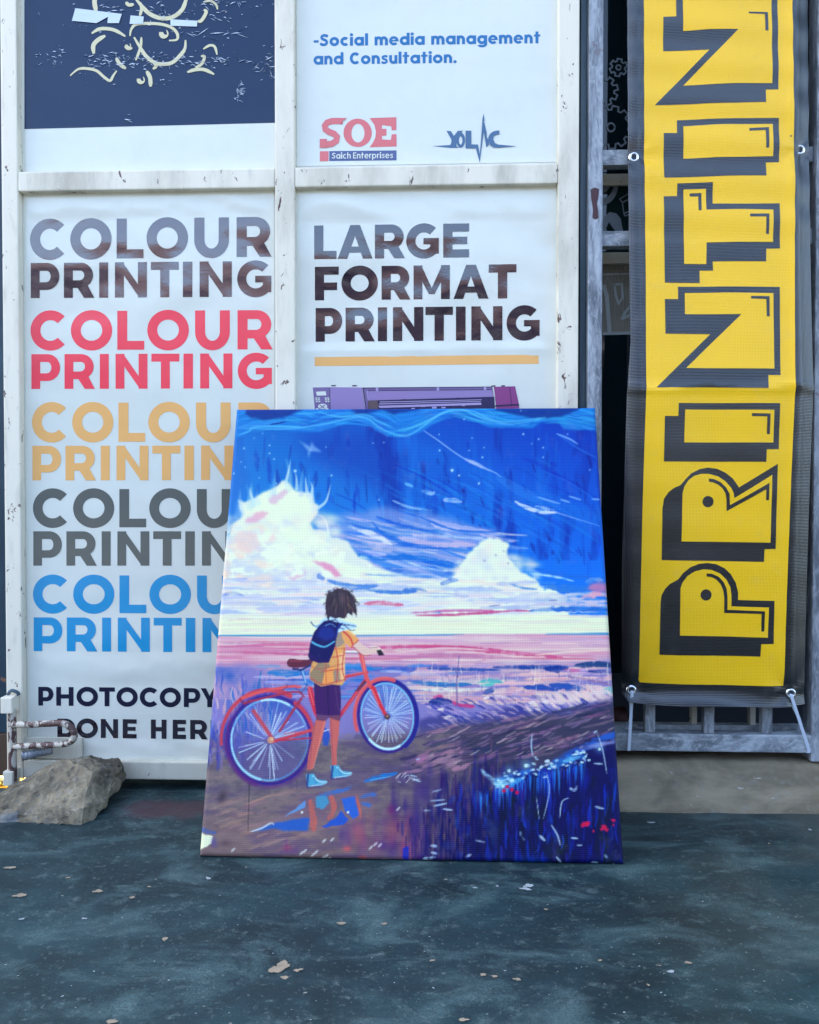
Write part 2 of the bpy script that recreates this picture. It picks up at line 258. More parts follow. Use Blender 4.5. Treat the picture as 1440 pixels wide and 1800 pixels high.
class Decal:
    """flat printed shapes: polygons in pixels of the photograph laid on the plane of the sheet, thin layers in front of it"""
    def __init__(s, Y): s.Y = Y; s.v = []; s.f = []
    def face(s, pts3, layer):
        k = len(s.v); s.v += [(p[0], s.Y-layer, p[2]) for p in pts3]; s.f.append(tuple(range(k, k+len(pts3))))
    def px(s, pts, layer=.0003, holes=()):
        P = [[on_y(x, y, s.Y) for x, y in c] for c in [pts, *holes]]; flat = [p for c in P for p in c]
        for tri in tessellate_polygon([[Vector((p.x, p.z, 0)) for p in c] for c in P]): s.face([flat[i] for i in tri], layer)
    def glyphs(s, items, top_l, bot_l, x_l, x_r, top_r, bot_r, layer=.0003, t=.26, b=.225):
        """items: (letter, x0, x1) in fractions of the line; corners of the line in pixels"""
        A, B = on_y(x_l, bot_l, s.Y), on_y(x_r, bot_r, s.Y); C, D = on_y(x_l, top_l, s.Y), on_y(x_r, top_r, s.Y)
        hgt = ((C-A).length+(D-B).length)/2; wid = (B-A).length
        for ch, f0, f1 in items:
            Wd = (f1-f0)*wid/hgt
            for k, piece in enumerate(glyph(ch, Wd, t, b)):
                for poly in piece:
                    pts = []
                    for x, y in poly:
                        u = f0+x*hgt/wid; p = A+(B-A)*u; q_ = C+(D-C)*u; pts.append(p+(q_-p)*y)
                    s.face(pts, layer+k*.00006)
    def text(s, txt, x_l, x_r, top_l, bot_l, top_r, bot_r, layer=.0003, t=.22, b=.2, gap=.10, space=.34):
        w = sum((space if c == ' ' else ADV[c])+gap for c in txt)-gap; x = 0; it = []
        for c in txt:
            if c == ' ': x += space+gap; continue
            it.append((c, x/w, (x+ADV[c])/w)); x += ADV[c]+gap
        s.glyphs(it, top_l, bot_l, x_l, x_r, top_r, bot_r, layer, t, b)
    def mesh(s, name):
        me = bpy.data.meshes.new(name); me.from_pydata(s.v, [], s.f); me.update(); 
        fl = [p.index for p in me.polygons if p.normal.y > 0]
        if fl:
            bm = bmesh.new(); bm.from_mesh(me); bm.faces.ensure_lookup_table(); bmesh.ops.reverse_faces(bm, faces=[bm.faces[i] for i in fl]); bm.to_mesh(me); bm.free()
        return me
    def build(s, name, mat, parent): return link(name, s.mesh(name), parent, [mat])

ART_GAIN = 1.0
# ------------------------------------------------------------------ the picture on the canvas, painted stroke by stroke
PX0, PY0, PX1, PY1, PS = 342.0, 708.0, 1104.0, 1528.0, 0.78
PW, PH = int((PX1-PX0)*PS), int((PY1-PY0)*PS)
class Paint:
    """A brush-and-palette painter: lays strokes and filled shapes into an array of colours."""
    def __init__(s):
        s.b = np.zeros((PH, PW, 3)); s.r = random.Random(5); s.n = np.random.RandomState(3)
        s.gx, s.gy = np.meshgrid((np.arange(PW)+.5)/PS+PX0, (np.arange(PH)+.5)/PS+PY0)
        s.nh = s.fbm(34, 4.5, 901, 3); s.nv = s.fbm(4.5, 34, 951, 3); s.ni = s.fbm(9, 9, 971, 3)
    def noise(s, sx, sy, seed):
        rs = np.random.RandomState(seed); nx, ny = int(800/sx)+3, int(860/sy)+3
        g = rs.rand(ny, nx); fx = (s.gx-PX0)/sx; fy = (s.gy-PY0)/sy
        ix = fx.astype(int); iy = fy.astype(int); fx = fx-ix; fy = fy-iy
        fx = fx*fx*(3-2*fx); fy = fy*fy*(3-2*fy)
        return (g[iy,ix]*(1-fx)+g[iy,ix+1]*fx)*(1-fy)+(g[iy+1,ix]*(1-fx)+g[iy+1,ix+1]*fx)*fy
    def fbm(s, sx, sy, seed, o=4):
        v = 0; a = .5; t = 0
        for k in range(o):
            v = v+a*s.noise(sx/2**k, sy/2**k, seed+k*17); t += a; a *= .55
        return v/t
    def box(s, x0, y0, x1, y1):
        i0 = max(0, int((x0-PX0)*PS)-1); i1 = min(PW, int((x1-PX0)*PS)+2)
        j0 = max(0, int((y0-PY0)*PS)-1); j1 = min(PH, int((y1-PY0)*PS)+2)
        if i1 <= i0 or j1 <= j0: return None
        return slice(j0, j1), slice(i0, i1)
    def lay(s, sl, m, c):
        c = np.array(c, float)/255 if not isinstance(c, np.ndarray) else c
        m = m[..., None]; s.b[sl] = s.b[sl]*(1-m)+c*m
    def mask(s, m, c): s.lay((slice(None), slice(None)), np.clip(m, 0, 1), c)
    def line(s, pts, c, w, w2=None, a=1.0, soft=.8, mid=None, dry=None):
        """a brush stroke along points; w, w2 = widths at its ends, mid = width in the middle"""
        pts = [tuple(map(float, p)) for p in pts]; w2 = w if w2 is None else w2
        m_ = max(w, w2, mid or 0)+2
        sl = s.box(min(p[0] for p in pts)-m_, min(p[1] for p in pts)-m_, max(p[0] for p in pts)+m_, max(p[1] for p in pts)+m_)
        if sl is None: return
        X, Y = s.gx[sl], s.gy[sl]; M = np.zeros(X.shape)
        L = [0]
        for p, q in zip(pts, pts[1:]): L.append(L[-1]+math.hypot(q[0]-p[0], q[1]-p[1]))
        T = L[-1] or 1
        for k, (p, q) in enumerate(zip(pts, pts[1:])):
            dx, dy = q[0]-p[0], q[1]-p[1]; d2 = dx*dx+dy*dy or 1e-6
            t = np.clip(((X-p[0])*dx+(Y-p[1])*dy)/d2, 0, 1)
            d = np.hypot(X-p[0]-t*dx, Y-p[1]-t*dy); u = (L[k]+t*math.sqrt(d2))/T
            wd = w+(w2-w)*u
            if mid is not None: wd = wd+(mid-(w+w2)/2)*np.sqrt(np.maximum(4*u*(1-u), 0))*((.45+1.1*s.ni[sl]) if mid >= 4 else 1)
            M = np.maximum(M, np.clip((wd/2-d)/soft+.5, 0, 1)*np.clip(wd/1.1, 0, 1))
        if dry is None and mid is not None and mid >= 4: dry = .55
        if dry:      # a dry brush: the stroke breaks up along its own direction
            N = s.nv if abs(pts[-1][1]-pts[0][1]) > abs(pts[-1][0]-pts[0][0])*1.3 else s.nh
            M = M*(1-dry+dry*np.clip((N[sl]*.7+s.ni[sl]*.3-.36)*6, 0, 1))
        s.lay(sl, M*a, c)
    def curve(s, pts, n=8):
        out = []; P = [pts[0]]+list(pts)+[pts[-1]]
        for i in range(1, len(P)-2):
            for k in range(n):
                t = k/n; a, b, c, d = P[i-1], P[i], P[i+1], P[i+2]
                out.append(tuple(.5*((2*b[j])+(-a[j]+c[j])*t+(2*a[j]-5*b[j]+4*c[j]-d[j])*t*t+(-a[j]+3*b[j]-3*c[j]+d[j])*t**3) for j in (0, 1)))
        return out+[tuple(pts[-1])]
    def cl(s, pts, *a, **k): s.line(s.curve(pts), *a, **k)
    def inside(s, X, Y, pts):
        r = np.zeros(X.shape, bool)
        for (x1, y1), (x2, y2) in zip(pts, pts[1:]+pts[:1]):
            if y1 == y2: continue
            r ^= ((y1 > Y) != (y2 > Y)) & (X < (x2-x1)*(Y-y1)/(y2-y1)+x1)
        return r
    def poly(s, pts, c, a=1.0, rough=0, rs=12, seed=1, smooth=False, edge=0):
        """a filled shape; rough displaces its edge by noise, edge softens it"""
        pts = [tuple(map(float, p)) for p in pts]
        if smooth: pts = s.curve(pts+[pts[0]])[:-1]
        g = rough+edge*2+2
        sl = s.box(min(p[0] for p in pts)-g, min(p[1] for p in pts)-g, max(p[0] for p in pts)+g, max(p[1] for p in pts)+g)
        if sl is None: return
        X, Y = s.gx[sl], s.gy[sl]
        if rough:
            X = X+(s.fbm(rs, rs, seed, 3)[sl]-.5)*2*rough; Y = Y+(s.fbm(rs, rs, seed+50, 3)[sl]-.5)*2*rough
        M = np.zeros(X.shape); q = .25/PS
        for ox in (-q, q):
            for oy in (-q, q): M += s.inside(X+ox, Y+oy, pts)
        M /= 4
        if edge:
            k = max(1, int(edge*PS))
            for ax in (0, 1):
                for _ in range(2):
                    P = np.pad(M, [(k, k) if i == ax else (0, 0) for i in (0, 1)], mode='edge'); C = np.cumsum(P, ax)
                    n = M.shape[ax]
                    M = (np.take(C, range(2*k, 2*k+n), ax)-np.concatenate([np.zeros_like(np.take(C, [0], ax)), np.take(C, range(0, n-1), ax)], ax))/(2*k+1)
        s.lay(sl, np.clip(M*a, 0, 1), c)
    def dot(s, x, y, r, c, a=1., soft=1.):
        sl = s.box(x-r-2, y-r-2, x+r+2, y+r+2)
        if sl is None: return
        s.lay(sl, np.clip((r-np.hypot(s.gx[sl]-x, s.gy[sl]-y))/soft+.5, 0, 1)*a, c)
    def blob(s, x, y, rx, ry, c, a=1., ang=0):
        R = max(rx, ry)*1.6; sl = s.box(x-R, y-R, x+R, y+R)
        if sl is None: return
        X, Y = s.gx[sl]-x, s.gy[sl]-y; ca, sa = math.cos(ang), math.sin(ang)
        d = ((X*ca+Y*sa)/rx)**2+((-X*sa+Y*ca)/ry)**2
        s.lay(sl, np.clip(np.exp(-d*1.4)*1.05-.03, 0, 1)*a, c)

def paint_print():
    s = Paint(); R = s.r; gx, gy = s.gx, s.gy
    J = lambda c, k=12: tuple(min(255, max(0, v+R.uniform(-k, k))) for v in c)
    U = R.uniform
    # ---------- sky
    t = np.clip((gy-715)/300, 0, 1)[..., None]; l = np.clip((gx-420)/560, 0, 1)[..., None]
    A, B = np.array([10, 108, 196.])/255, np.array([8, 64, 184.])/255
    C, D = np.array([56, 158, 228.])/255, np.array([20, 122, 232.])/255
    s.b[:] = (A*(1-l)+B*l)*(1-t)+(C*(1-l)+D*l)*t
    v = s.fbm(26, 130, 11); s.mask(np.clip((v-.55)*3.2, 0, .55)*(gy < 985)*np.clip((gx-520)/150, .25, 1), (8, 34, 148))
    v = s.fbm(20, 150, 31); s.mask(np.clip((v-.55)*2.6, 0, .5)*(gy < 1000), (24, 124, 220))
    for k in range(150):   # vertical and slanting brush marks
        x, y = U(430, 1060), U(765, 985); q = U(12, 60); sl_ = U(-4, 10)
        s.line([(x, y), (x+sl_, y+q)], J((8, 46, 160) if R.random() < .5 else (18, 104, 212), 16), 1, .5, U(.15, .5), 2.5, mid=U(3, 10))
    for k in range(46):   # dark dabs on the right
        x, y = U(730, 1050), U(790, 980); q = U(8, 26)
        s.line([(x, y), (x+q*.35, y+q)], J((10, 36, 140), 10), 1, .5, U(.2, .5), 2, mid=U(3, 7))
    for k in range(60):   # slanting streaks through the middle
        x, y = U(560, 960), U(800, 930); q = U(40, 120)
        s.cl([(x, y), (x+q*.5, y+q*.22), (x+q, y+q*.55)], J((34, 134, 222) if R.random() < .6 else (10, 60, 176), 14), 1, .5, U(.2, .5), 2, mid=U(2, 7))
    s.poly([(345, 762), (345, 1010), (418, 1010), (445, 760)], (60, 128, 214), .55, edge=24)
    s.poly([(520, 762), (640, 758), (700, 800), (700, 870), (600, 830), (540, 800)], (12, 60, 170), .5, edge=16)
    # long light blue streak under the comet line
    s.poly([(700, 768), (740, 798), (850, 845), (920, 892), (1010, 915), (1062, 930), (1062, 900), (960, 876), (880, 836), (790, 800)], (24, 118, 216), .5, edge=9)
    # ---------- pale drape along the top edge
    drape = [(345, 708), (345, 775), (414, 771), (430, 767), (448, 755), (516, 757), (562, 758), (587, 751), (623, 740), (642, 744), (660, 756), (684, 768), (708, 769),
             (740, 759), (779, 734), (798, 727), (819, 732), (848, 747), (885, 753), (937, 751), (953, 741), (980, 741), (993, 754), (1043, 756), (1062, 757), (1062, 708)]
    s.poly(drape, (30, 128, 214), 1, rough=3, rs=26, edge=1)
    for k in range(230):
        x = U(400, 1050); bot = np.interp(x, [400, 448, 562, 623, 684, 708, 779, 798, 848, 937, 980, 1043], [772, 754, 757, 739, 768, 768, 733, 727, 746, 750, 741, 756])
        y = U(716, bot-1); q = U(20, 80)
        y2 = np.interp(x+q, [400, 448, 562, 623, 684, 708, 779, 798, 848, 937, 980, 1043], [772, 754, 757, 739, 768, 768, 733, 727, 746, 750, 741, 756])
        s.cl([(x, y), (x+q*.5, (y+y2-(bot-y))/2+U(-3, 3)), (x+q, y2-(bot-y)*U(.7, 1.1))], J((66, 168, 226) if R.random() < .6 else (14, 100, 196), 14), .6, .4, U(.25, .6), 1.2, mid=U(1.5, 4))
    for p in ([(431, 708), (431, 726), (440, 734), (470, 738), (500, 733), (528, 722), (545, 708)], [(608, 708), (625, 726), (648, 726), (672, 720), (690, 728), (712, 724), (750, 716), (760, 708)],
              [(866, 708), (872, 722), (900, 729), (938, 735), (985, 733), (1017, 721), (1030, 708)], [(790, 708), (800, 716), (830, 716), (850, 708)]):
        s.poly(p, (8, 56, 146), .85, rough=3, rs=20, edge=2)
    for p in ([(418, 752), (500, 754), (566, 746), (623, 734), (645, 735), (668, 752), (700, 765), (725, 762), (775, 728), (810, 719), (850, 736), (900, 745), (950, 737)],
              [(420, 765), (438, 758), (452, 750), (530, 751)], [(560, 724), (600, 733), (640, 729), (668, 742), (690, 752)], [(700, 756), (735, 748), (785, 724), (830, 722)], [(830, 721), (880, 741), (960, 734)]):
        s.cl(p, (104, 190, 236), 1, 1, .6, 1.4, mid=3.5)
    s.cl([(476, 746), (490, 744), (503, 741)], (10, 60, 150), 1, .5, .9, mid=3)
    # ---------- stars and the comet lines
    for x, y, r in ((429, 788, 1.5), (474, 783, 1.3), (474, 797, 1.3), (447, 770, .9), (462, 762, .9), (482, 807, 1.3), (424, 812, 1), (431, 821, 1), (411, 832, 1.5), (519, 828, 2.6), (583, 836, 1.4), (546, 790, 1.2),
                    (573, 786, 1), (456, 840, 1), (486, 850, 1.3), (666, 879, 1.3), (795, 827, 2.8), (807, 836, 1.7), (842, 850, 1.9), (773, 792, 1.5), (825, 792, 1.1), (848, 804, 1.5), (851, 787, 1.1), (920, 763, 1.5),
                    (947, 772, 1.3), (955, 787, 1.3), (935, 780, 1), (955, 804, 1.2), (998, 763, 1.1), (1037, 826, 1.1), (816, 737, 1.3), (916, 722, 1), (656, 779, 1), (675, 778, 1), (772, 764, 1), (830, 770, 1)):
        s.dot(x, y, r-.2, (190, 222, 244), .9); s.blob(x, y, r*2.4, r*2.4, (130, 190, 240), .2)
    s.cl([(745, 757), (770, 774), (800, 796), (830, 814), (868, 830), (880, 838)], (140, 178, 236), 1, 1.2, .9, mid=2.2)
    s.cl([(818, 807), (842, 818), (862, 828)], (176, 188, 234), 2, 1, .85, mid=6)
    for k in range(5): s.cl([(872, 833+k*2), (905, 850+k*4), (955, 876+k*3)], (86, 150, 232), .8, .6, .45, mid=1.8)
    s.cl([(905, 881), (928, 893), (955, 900), (980, 901)], (206, 214, 240), 1, 1, .95, mid=6.5)
    s.cl([(940, 890), (975, 897)], (200, 204, 238), 1, 1, .7, mid=5)
    s.cl([(975, 900), (1010, 911), (1056, 925)], (150, 182, 238), 2, .8, .8)
    for p in ([(945, 874), (985, 886)], [(985, 878), (1002, 883)], [(978, 762), (1002, 772), (1016, 781)], [(1000, 872), (1022, 879)], [(1040, 877), (1056, 878)]): s.cl(p, (140, 180, 240), .6, .6, .75, mid=3.5)
    s.cl([(980, 764), (1020, 790), (1052, 806)], (50, 120, 220), .6, .6, .6, mid=3)
    s.poly([(524, 774), (534, 780), (545, 785), (548, 776), (553, 785), (566, 796), (556, 795), (546, 793), (542, 806), (541, 792)], (150, 180, 228), .7, rough=2, edge=2)
    # ---------- mauve streaked cloud band
    mauve = [(560, 912), (630, 900), (670, 893), (740, 900), (800, 915), (850, 930), (878, 934), (860, 946), (840, 962), (820, 990), (700, 1010), (600, 1000), (560, 960)]
    s.poly([(570, 940), (640, 925), (760, 945), (840, 965), (850, 1030), (700, 1030), (600, 1000)], (84, 140, 218), .8, rough=9, rs=30, edge=9)
    s.poly(mauve, (140, 160, 222), .75, rough=9, rs=30, edge=6, smooth=True)
    for k in range(190):
        x, y = U(560, 860), U(900, 1005); q = U(30, 110); f = U(.1, .26)
        if y < 905+(x-640)*.1: continue
        c = R.choice(((178, 184, 226), (196, 190, 224), (40, 116, 214), (62, 136, 220), (206, 206, 232), (96, 140, 220)))
        s.cl([(x, y), (x+q*.5, y+q*f*.75), (x+q, y+q*f)], J(c, 10), .8, .5, U(.4, .85), 1.3, mid=U(2, 8))
    for p, w, c in (([(620, 928), (650, 938), (690, 958)], 10, (226, 226, 232)), ([(662, 908), (700, 922), (770, 938)], 5, (26, 100, 208)), ([(655, 918), (675, 940), (720, 958), (790, 965)], 7, (28, 108, 212)),
                    ([(700, 945), (760, 956), (838, 958)], 10, (208, 186, 220)), ([(690, 970), (740, 985), (805, 1000)], 7, (36, 122, 216)), ([(615, 970), (650, 982), (720, 980), (770, 984)], 9, (24, 118, 212)),
                    ([(735, 910), (800, 925), (878, 940)], 8, (172, 176, 226)), ([(700, 898), (740, 910), (800, 932), (880, 936)], 4, (30, 110, 214)), ([(690, 880), (720, 892), (760, 898)], 4, (150, 186, 232)),
                    ([(740, 862), (760, 868), (764, 864)], 7, (158, 190, 236)), ([(780, 879), (800, 880), (812, 883)], 8, (176, 194, 238)), ([(712, 850), (726, 856)], 5, (120, 180, 236)), ([(745, 988), (790, 992), (808, 998)], 9, (20, 110, 212))):
        s.cl(p, c, 1, .6, .85, 1.6, mid=w)
    # ---------- cumulus on the left
    cream = (233, 238, 218)
    s.poly([(345, 1120), (345, 1000), (398, 960), (406, 925), (425, 905), (420, 880), (445, 878), (462, 866), (486, 856), (503, 845), (518, 858), (530, 862), (547, 866), (552, 888), (560, 892), (555, 908), (546, 922),
            (552, 934), (574, 935), (584, 945), (610, 955), (630, 975), (650, 990), (690, 1008), (740, 1018), (800, 1016), (840, 1010), (830, 1060), (760, 1080), (1080, 1080), (1080, 1120)], (224, 226, 222), 1, rough=6, rs=22, edge=1)
    s.poly([(408, 985), (412, 925), (432, 912), (425, 888), (462, 870), (500, 850), (530, 866), (548, 874), (550, 910), (540, 930), (572, 945), (572, 975), (600, 985), (640, 1000), (690, 1010), (700, 1022), (660, 1030), (600, 1020), (500, 985), (450, 960)], cream, 1, rough=7, rs=20, edge=3)
    for k in range(16):    # flame-like wisps rising off its top
        x = U(418, 560); y = np.interp(x, [418, 440, 470, 503, 545, 560], [900, 882, 868, 850, 868, 890]); q = U(8, 40)*(1.4 if 480 < x < 560 else 1)
        s.cl([(x, y+8), (x+U(-3, 3), y-q*.4), (x+U(-6, 6), y-q)], J((190, 214, 230), 10), U(5, 14), .3, U(.15, .4), 4)
    for p in ([(502, 850), (508, 826), (511, 808)], [(522, 860), (521, 838), (518, 830)], [(540, 868), (538, 850), (537, 838)], [(548, 872), (549, 856), (545, 846)], [(578, 945), (576, 930), (572, 912)], [(446, 882), (441, 868), (440, 856)], [(560, 893), (574, 880), (582, 850)]):
        s.cl(p, (206, 224, 234), 6, .5, .75, 1.4)
    s.cl([(576, 950), (577, 930), (568, 910), (558, 905)], (214, 224, 232), 5, 1, .8, 1.4)
    for k in range(160):   # soft lumps of cream, pale lilac and peach
        x, y = U(385, 600), U(905, 1060); c = R.choice((cream, cream, (222, 220, 226), (236, 216, 212), (214, 216, 228), (238, 240, 224)))
        s.blob(x, y, U(8, 26), U(5, 15), J(c, 5), U(.25, .6), U(-.5, .5))
    for p, w, c, a in (([(396, 970), (400, 1000), (394, 1040)], 16, (240, 206, 190), .6),):
        s.cl(p, c, 2, 1, a, 5, mid=w)
    for k in range(70):     # soft folds of cloud: cream, lilac, rose, peach
        x, y = U(395, 640), U(900, 1065)
        if y < 900+abs(x-490)*.55: continue
        a0 = U(2.6, 5.2); r0 = U(8, 26); c = R.choice(((242, 240, 226), (214, 212, 228), (236, 206, 214), (242, 222, 206), (200, 206, 228), (244, 242, 232)))
        s.line([(x+r0*math.cos(a0+t_*.25), y+r0*.6*math.sin(a0+t_*.25)) for t_ in range(8)], J(c, 5), 2, 1, U(.3, .65), 4, mid=U(5, 13))
    v = s.fbm(34, 20, 611); cl_ = (gx < 640)*np.clip((gy-905)/60, 0, 1)*np.clip((1075-gy)/30, 0, 1); s.mask(np.clip((v-.47)*5, 0, .8)*cl_*np.clip((560-gx)/90+(gy-985)/60, 0, 1)*(gx < 700), (206, 210, 226))
    v = s.fbm(26, 14, 631); s.mask(np.clip((v-.53)*7, 0, .8)*cl_*(gx+gy*.3 < 900), (238, 242, 224))
    v = s.fbm(40, 26, 651); s.mask(np.clip((v-.55)*5, 0, .6)*cl_*(gx < 480), (242, 212, 204))
    for pts_, c, a, sd in (([(432, 920), (436, 910), (452, 902), (474, 900), (466, 910), (448, 918)], (232, 172, 198), .75, 1), ([(472, 884), (480, 872), (498, 862), (510, 866), (496, 876), (482, 886)], (222, 184, 210), .75, 2), ([(412, 945), (424, 935), (450, 938), (456, 956), (440, 972), (420, 966)], (238, 204, 204), .6, 3), ([(551, 987), (566, 988), (590, 998), (602, 1012), (588, 1014), (568, 1000)], (228, 146, 188), .85, 4),
            ([(502, 1008), (514, 1014), (530, 1012), (538, 1000), (534, 1016), (516, 1022)], (222, 172, 206), .7, 5), ([(470, 945), (482, 940), (486, 950), (474, 954)], (240, 206, 206), .6, 6)): s.poly(pts_, c, a, rough=5, rs=10, seed=sd, edge=2)
    # ---------- cumulus on the right
    rc = [(770, 1090), (790, 1030), (800, 1003), (806, 992), (823, 975), (836, 960), (846, 953), (862, 948), (880, 946), (892, 955), (893, 970), (897, 982), (908, 998), (925, 1010), (940, 1018), (948, 1030), (975, 1036), (1000, 1060), (1000, 1090)]
    s.poly(rc, (232, 236, 222), 1, rough=7, rs=14, seed=9, edge=1)
    for k in range(90):
        x = U(800, 950); y = U(955+abs(x-870)*.5, 1060); s.blob(x, y, U(5, 16), U(4, 10), J(R.choice(((238, 238, 226), (226, 222, 224), (214, 214, 226), (238, 220, 216))), 5), U(.25, .6))
    for x, y in ((884, 968), (892, 990), (870, 975), (850, 985)): s.cl([(x, y), (x+3, y+2)], (150, 150, 190), 1, 1, .7, mid=4)
    # ---------- long low streaks under the clouds
    for k in range(250):
        x, y = U(350, 1060), U(1018, 1078); q = U(30, 130)
        if x > 930 and y < 1044: continue
        c = R.choice(((234, 238, 220), (224, 216, 226), (186, 194, 228), (238, 214, 214), (206, 206, 230), (170, 184, 224)))
        s.cl([(x-q/2, y+U(-2, 2)), (x, y), (x+q/2, y+U(-3, 3))], J(c, 5), .6, .5, U(.35, .8), 1.5, mid=U(3, 9))
    for p, w, c in (([(575, 1020), (620, 1032), (665, 1030)], 9, (86, 140, 214)), ([(560, 1010), (563, 1015), (570, 1018)], 9, (120, 150, 214)), ([(640, 1036), (690, 1042), (735, 1040)], 7, (66, 128, 210)), ([(715, 1038), (735, 1036), (750, 1040)], 5, (50, 116, 206)), ([(640, 1010), (700, 1012), (760, 1010)], 4, (150, 180, 226)),
                    ([(775, 1027), (790, 1022), (805, 1020)], 9, (86, 130, 212)), ([(710, 1038), (722, 1036), (732, 1040)], 6, (80, 130, 210)), ([(385, 1048), (410, 1042), (430, 1048)], 6, (140, 160, 214)), ([(895, 1026), (920, 1034), (945, 1036)], 4, (90, 150, 214)), ([(620, 1062), (680, 1070), (740, 1062)], 5, (198, 204, 232)),
                    ([(940, 1000), (990, 1012), (1062, 1015)], 9, (30, 116, 220)), ([(955, 1028), (1000, 1036), (1050, 1030)], 13, (60, 130, 214)), ([(930, 1008), (975, 1014), (1010, 1022)], 4, (176, 214, 238)), ([(1020, 1050), (1050, 1046), (1070, 1050)], 9, (228, 170, 196)), ([(1030, 1024), (1045, 1018), (1060, 1020)], 9, (120, 160, 220)),
                    ([(640, 1062), (670, 1060), (710, 1064)], 8, (218, 116, 154)), ([(394, 1092), (430, 1090), (520, 1092)], 5, (206, 130, 186)), ([(480, 1084), (530, 1078), (600, 1082)], 4, (218, 190, 220)), ([(720, 1078), (800, 1074), (870, 1073)], 5, (206, 120, 178)), ([(730, 1082), (800, 1081), (900, 1074), (935, 1075)], 5, (204, 84, 146)),
                    ([(930, 1074), (980, 1071), (1080, 1071)], 9, (30, 108, 206)), ([(870, 1060), (920, 1056), (960, 1062)], 5, (198, 200, 230)), ([(935, 1064), (980, 1062), (1075, 1064)], 4, (214, 190, 214)), ([(1000, 1052), (1040, 1058), (1072, 1056)], 5, (216, 200, 222)), ([(965, 1056), (980, 1055)], 3, (140, 150, 200)), ([(860, 1066), (880, 1064)], 2, (120, 140, 190))):
        s.cl(p, c, .8, .6, .9, 1.4, mid=w)
    s.poly([(1032, 1036), (1040, 1026), (1058, 1022), (1072, 1026), (1072, 1044), (1050, 1042)], (222, 132, 174), .8, rough=4, rs=9, edge=3)
    s.poly([(345, 1088), (1080, 1086), (1080, 1114), (345, 1118)], (234, 238, 208), .75, edge=3)
    for k in range(70):
        x, y = U(350, 1070), U(1082, 1113); q = U(40, 160)
        s.line([(x-q/2, y), (x+q/2, y+U(-1, 1))], J(R.choice(((238, 240, 214), (232, 228, 206), (226, 214, 212), (240, 242, 222))), 4), .6, .5, U(.3, .7), 1, mid=U(2, 5))
    # ---------- sea
    s.poly([(345, 1117), (1085, 1114), (1085, 1330), (345, 1330)], (222, 176, 196))
    v = s.fbm(220, 9, 71); s.mask(np.clip((v-.5)*3, 0, .8)*(gy > 1117)*(gy < 1180), (206, 104, 152))
    v = s.fbm(200, 8, 91); s.mask(np.clip((v-.52)*3, 0, .8)*(gy > 1117)*(gy < 1180), (232, 208, 204))
    for k in range(170):
        x, y = U(350, 1080), U(1118, 1180); q = U(50, 200)
        c = R.choice(((206, 124, 166), (226, 190, 204), (212, 96, 146), (236, 214, 206), (196, 150, 186), (224, 168, 190))) if y > 1130 else R.choice(((216, 180, 206), (232, 206, 206), (206, 160, 196)))
        s.line([(x-q/2, y+U(-1, 1)), (x+q/2, y+U(-1, 1))], J(c, 7), .6, .4, U(.4, .85), 1, mid=U(1.5, 5))
    for p, w, c in (([(720, 1135), (800, 1139), (880, 1146), (990, 1156)], 8, (208, 84, 142)), ([(650, 1140), (720, 1137), (800, 1139)], 6, (212, 92, 146)), ([(720, 1145), (780, 1140), (860, 1143)], 3, (234, 206, 206)), ([(380, 1128), (480, 1129), (600, 1133)], 4, (220, 140, 166)), ([(380, 1146), (470, 1148), (560, 1152)], 5, (206, 110, 156)), ([(700, 1156), (800, 1153), (900, 1156)], 6, (196, 130, 172)), ([(940, 1152), (1000, 1146), (1076, 1143)], 3, (236, 210, 200))):
        s.cl(p, c, .8, .5, .9, 1.2, mid=w)
    s.line([(345, 1117), (620, 1118), (815, 1116)], (76, 158, 206), 3, 2.4, .95)
    s.line([(960, 1115), (1085, 1114)], (70, 150, 206), 2, 5, .9); s.line([(800, 1116), (1000, 1117)], (206, 158, 190), 2, 2, .8)
    # ---------- reeds and water behind the path
    s.poly([(345, 1168), (480, 1172), (620, 1168), (760, 1172), (900, 1166), (1090, 1162), (1090, 1330), (345, 1420)], (142, 132, 196), 1, rough=5, rs=40, edge=4)
    v = s.fbm(60, 40, 123); s.mask(np.clip((v-.45)*3, 0, .9)*(gy > 1172)*(gy < 1260)*(gx < 520), (66, 106, 192))
    v = s.fbm(50, 60, 143); s.mask(np.clip((v-.5)*3, 0, .8)*(gy > 1172)*(gy < 1230)*(gx < 540), (206, 164, 190))
    for k in range(130):     # left: upright blue and pink dabs
        x, y = U(365, 480), U(1178, 1290); c = R.choice(((60, 96, 190), (210, 168, 190), (104, 110, 196), (40, 110, 196), (226, 190, 190), (150, 140, 206)))
        s.cl([(x, y), (x+U(-3, 3), y+U(8, 22)), (x+U(-4, 4), y+U(20, 40))], J(c, 10), 1, .5, U(.4, .8), 1.2, mid=U(2, 7))
    for k in range(90):      # bands of blue water behind the bicycle
        x, y = U(470, 780), U(1170, 1225); q = U(20, 90)
        s.line([(x-q/2, y), (x+q/2, y+U(-1.5, 1.5))], J(R.choice(((36, 128, 206), (80, 150, 216), (200, 184, 220), (60, 100, 190), (150, 170, 226))), 9), .6, .5, U(.4, .8), 1.2, mid=U(3, 8))
    for k in range(150):     # right: peach sandbanks between blue channels
        x, y = U(720, 1085), U(1168, 1235); q = U(20, 120)
        s.line([(x-q/2, y+U(0, 2)), (x+q/2, y-U(0, 2))], J(R.choice(((228, 192, 194), (236, 208, 200), (216, 166, 186), (224, 186, 200), (196, 170, 206))), 8), .8, .5, U(.5, .9), 1.2, mid=U(3, 9))
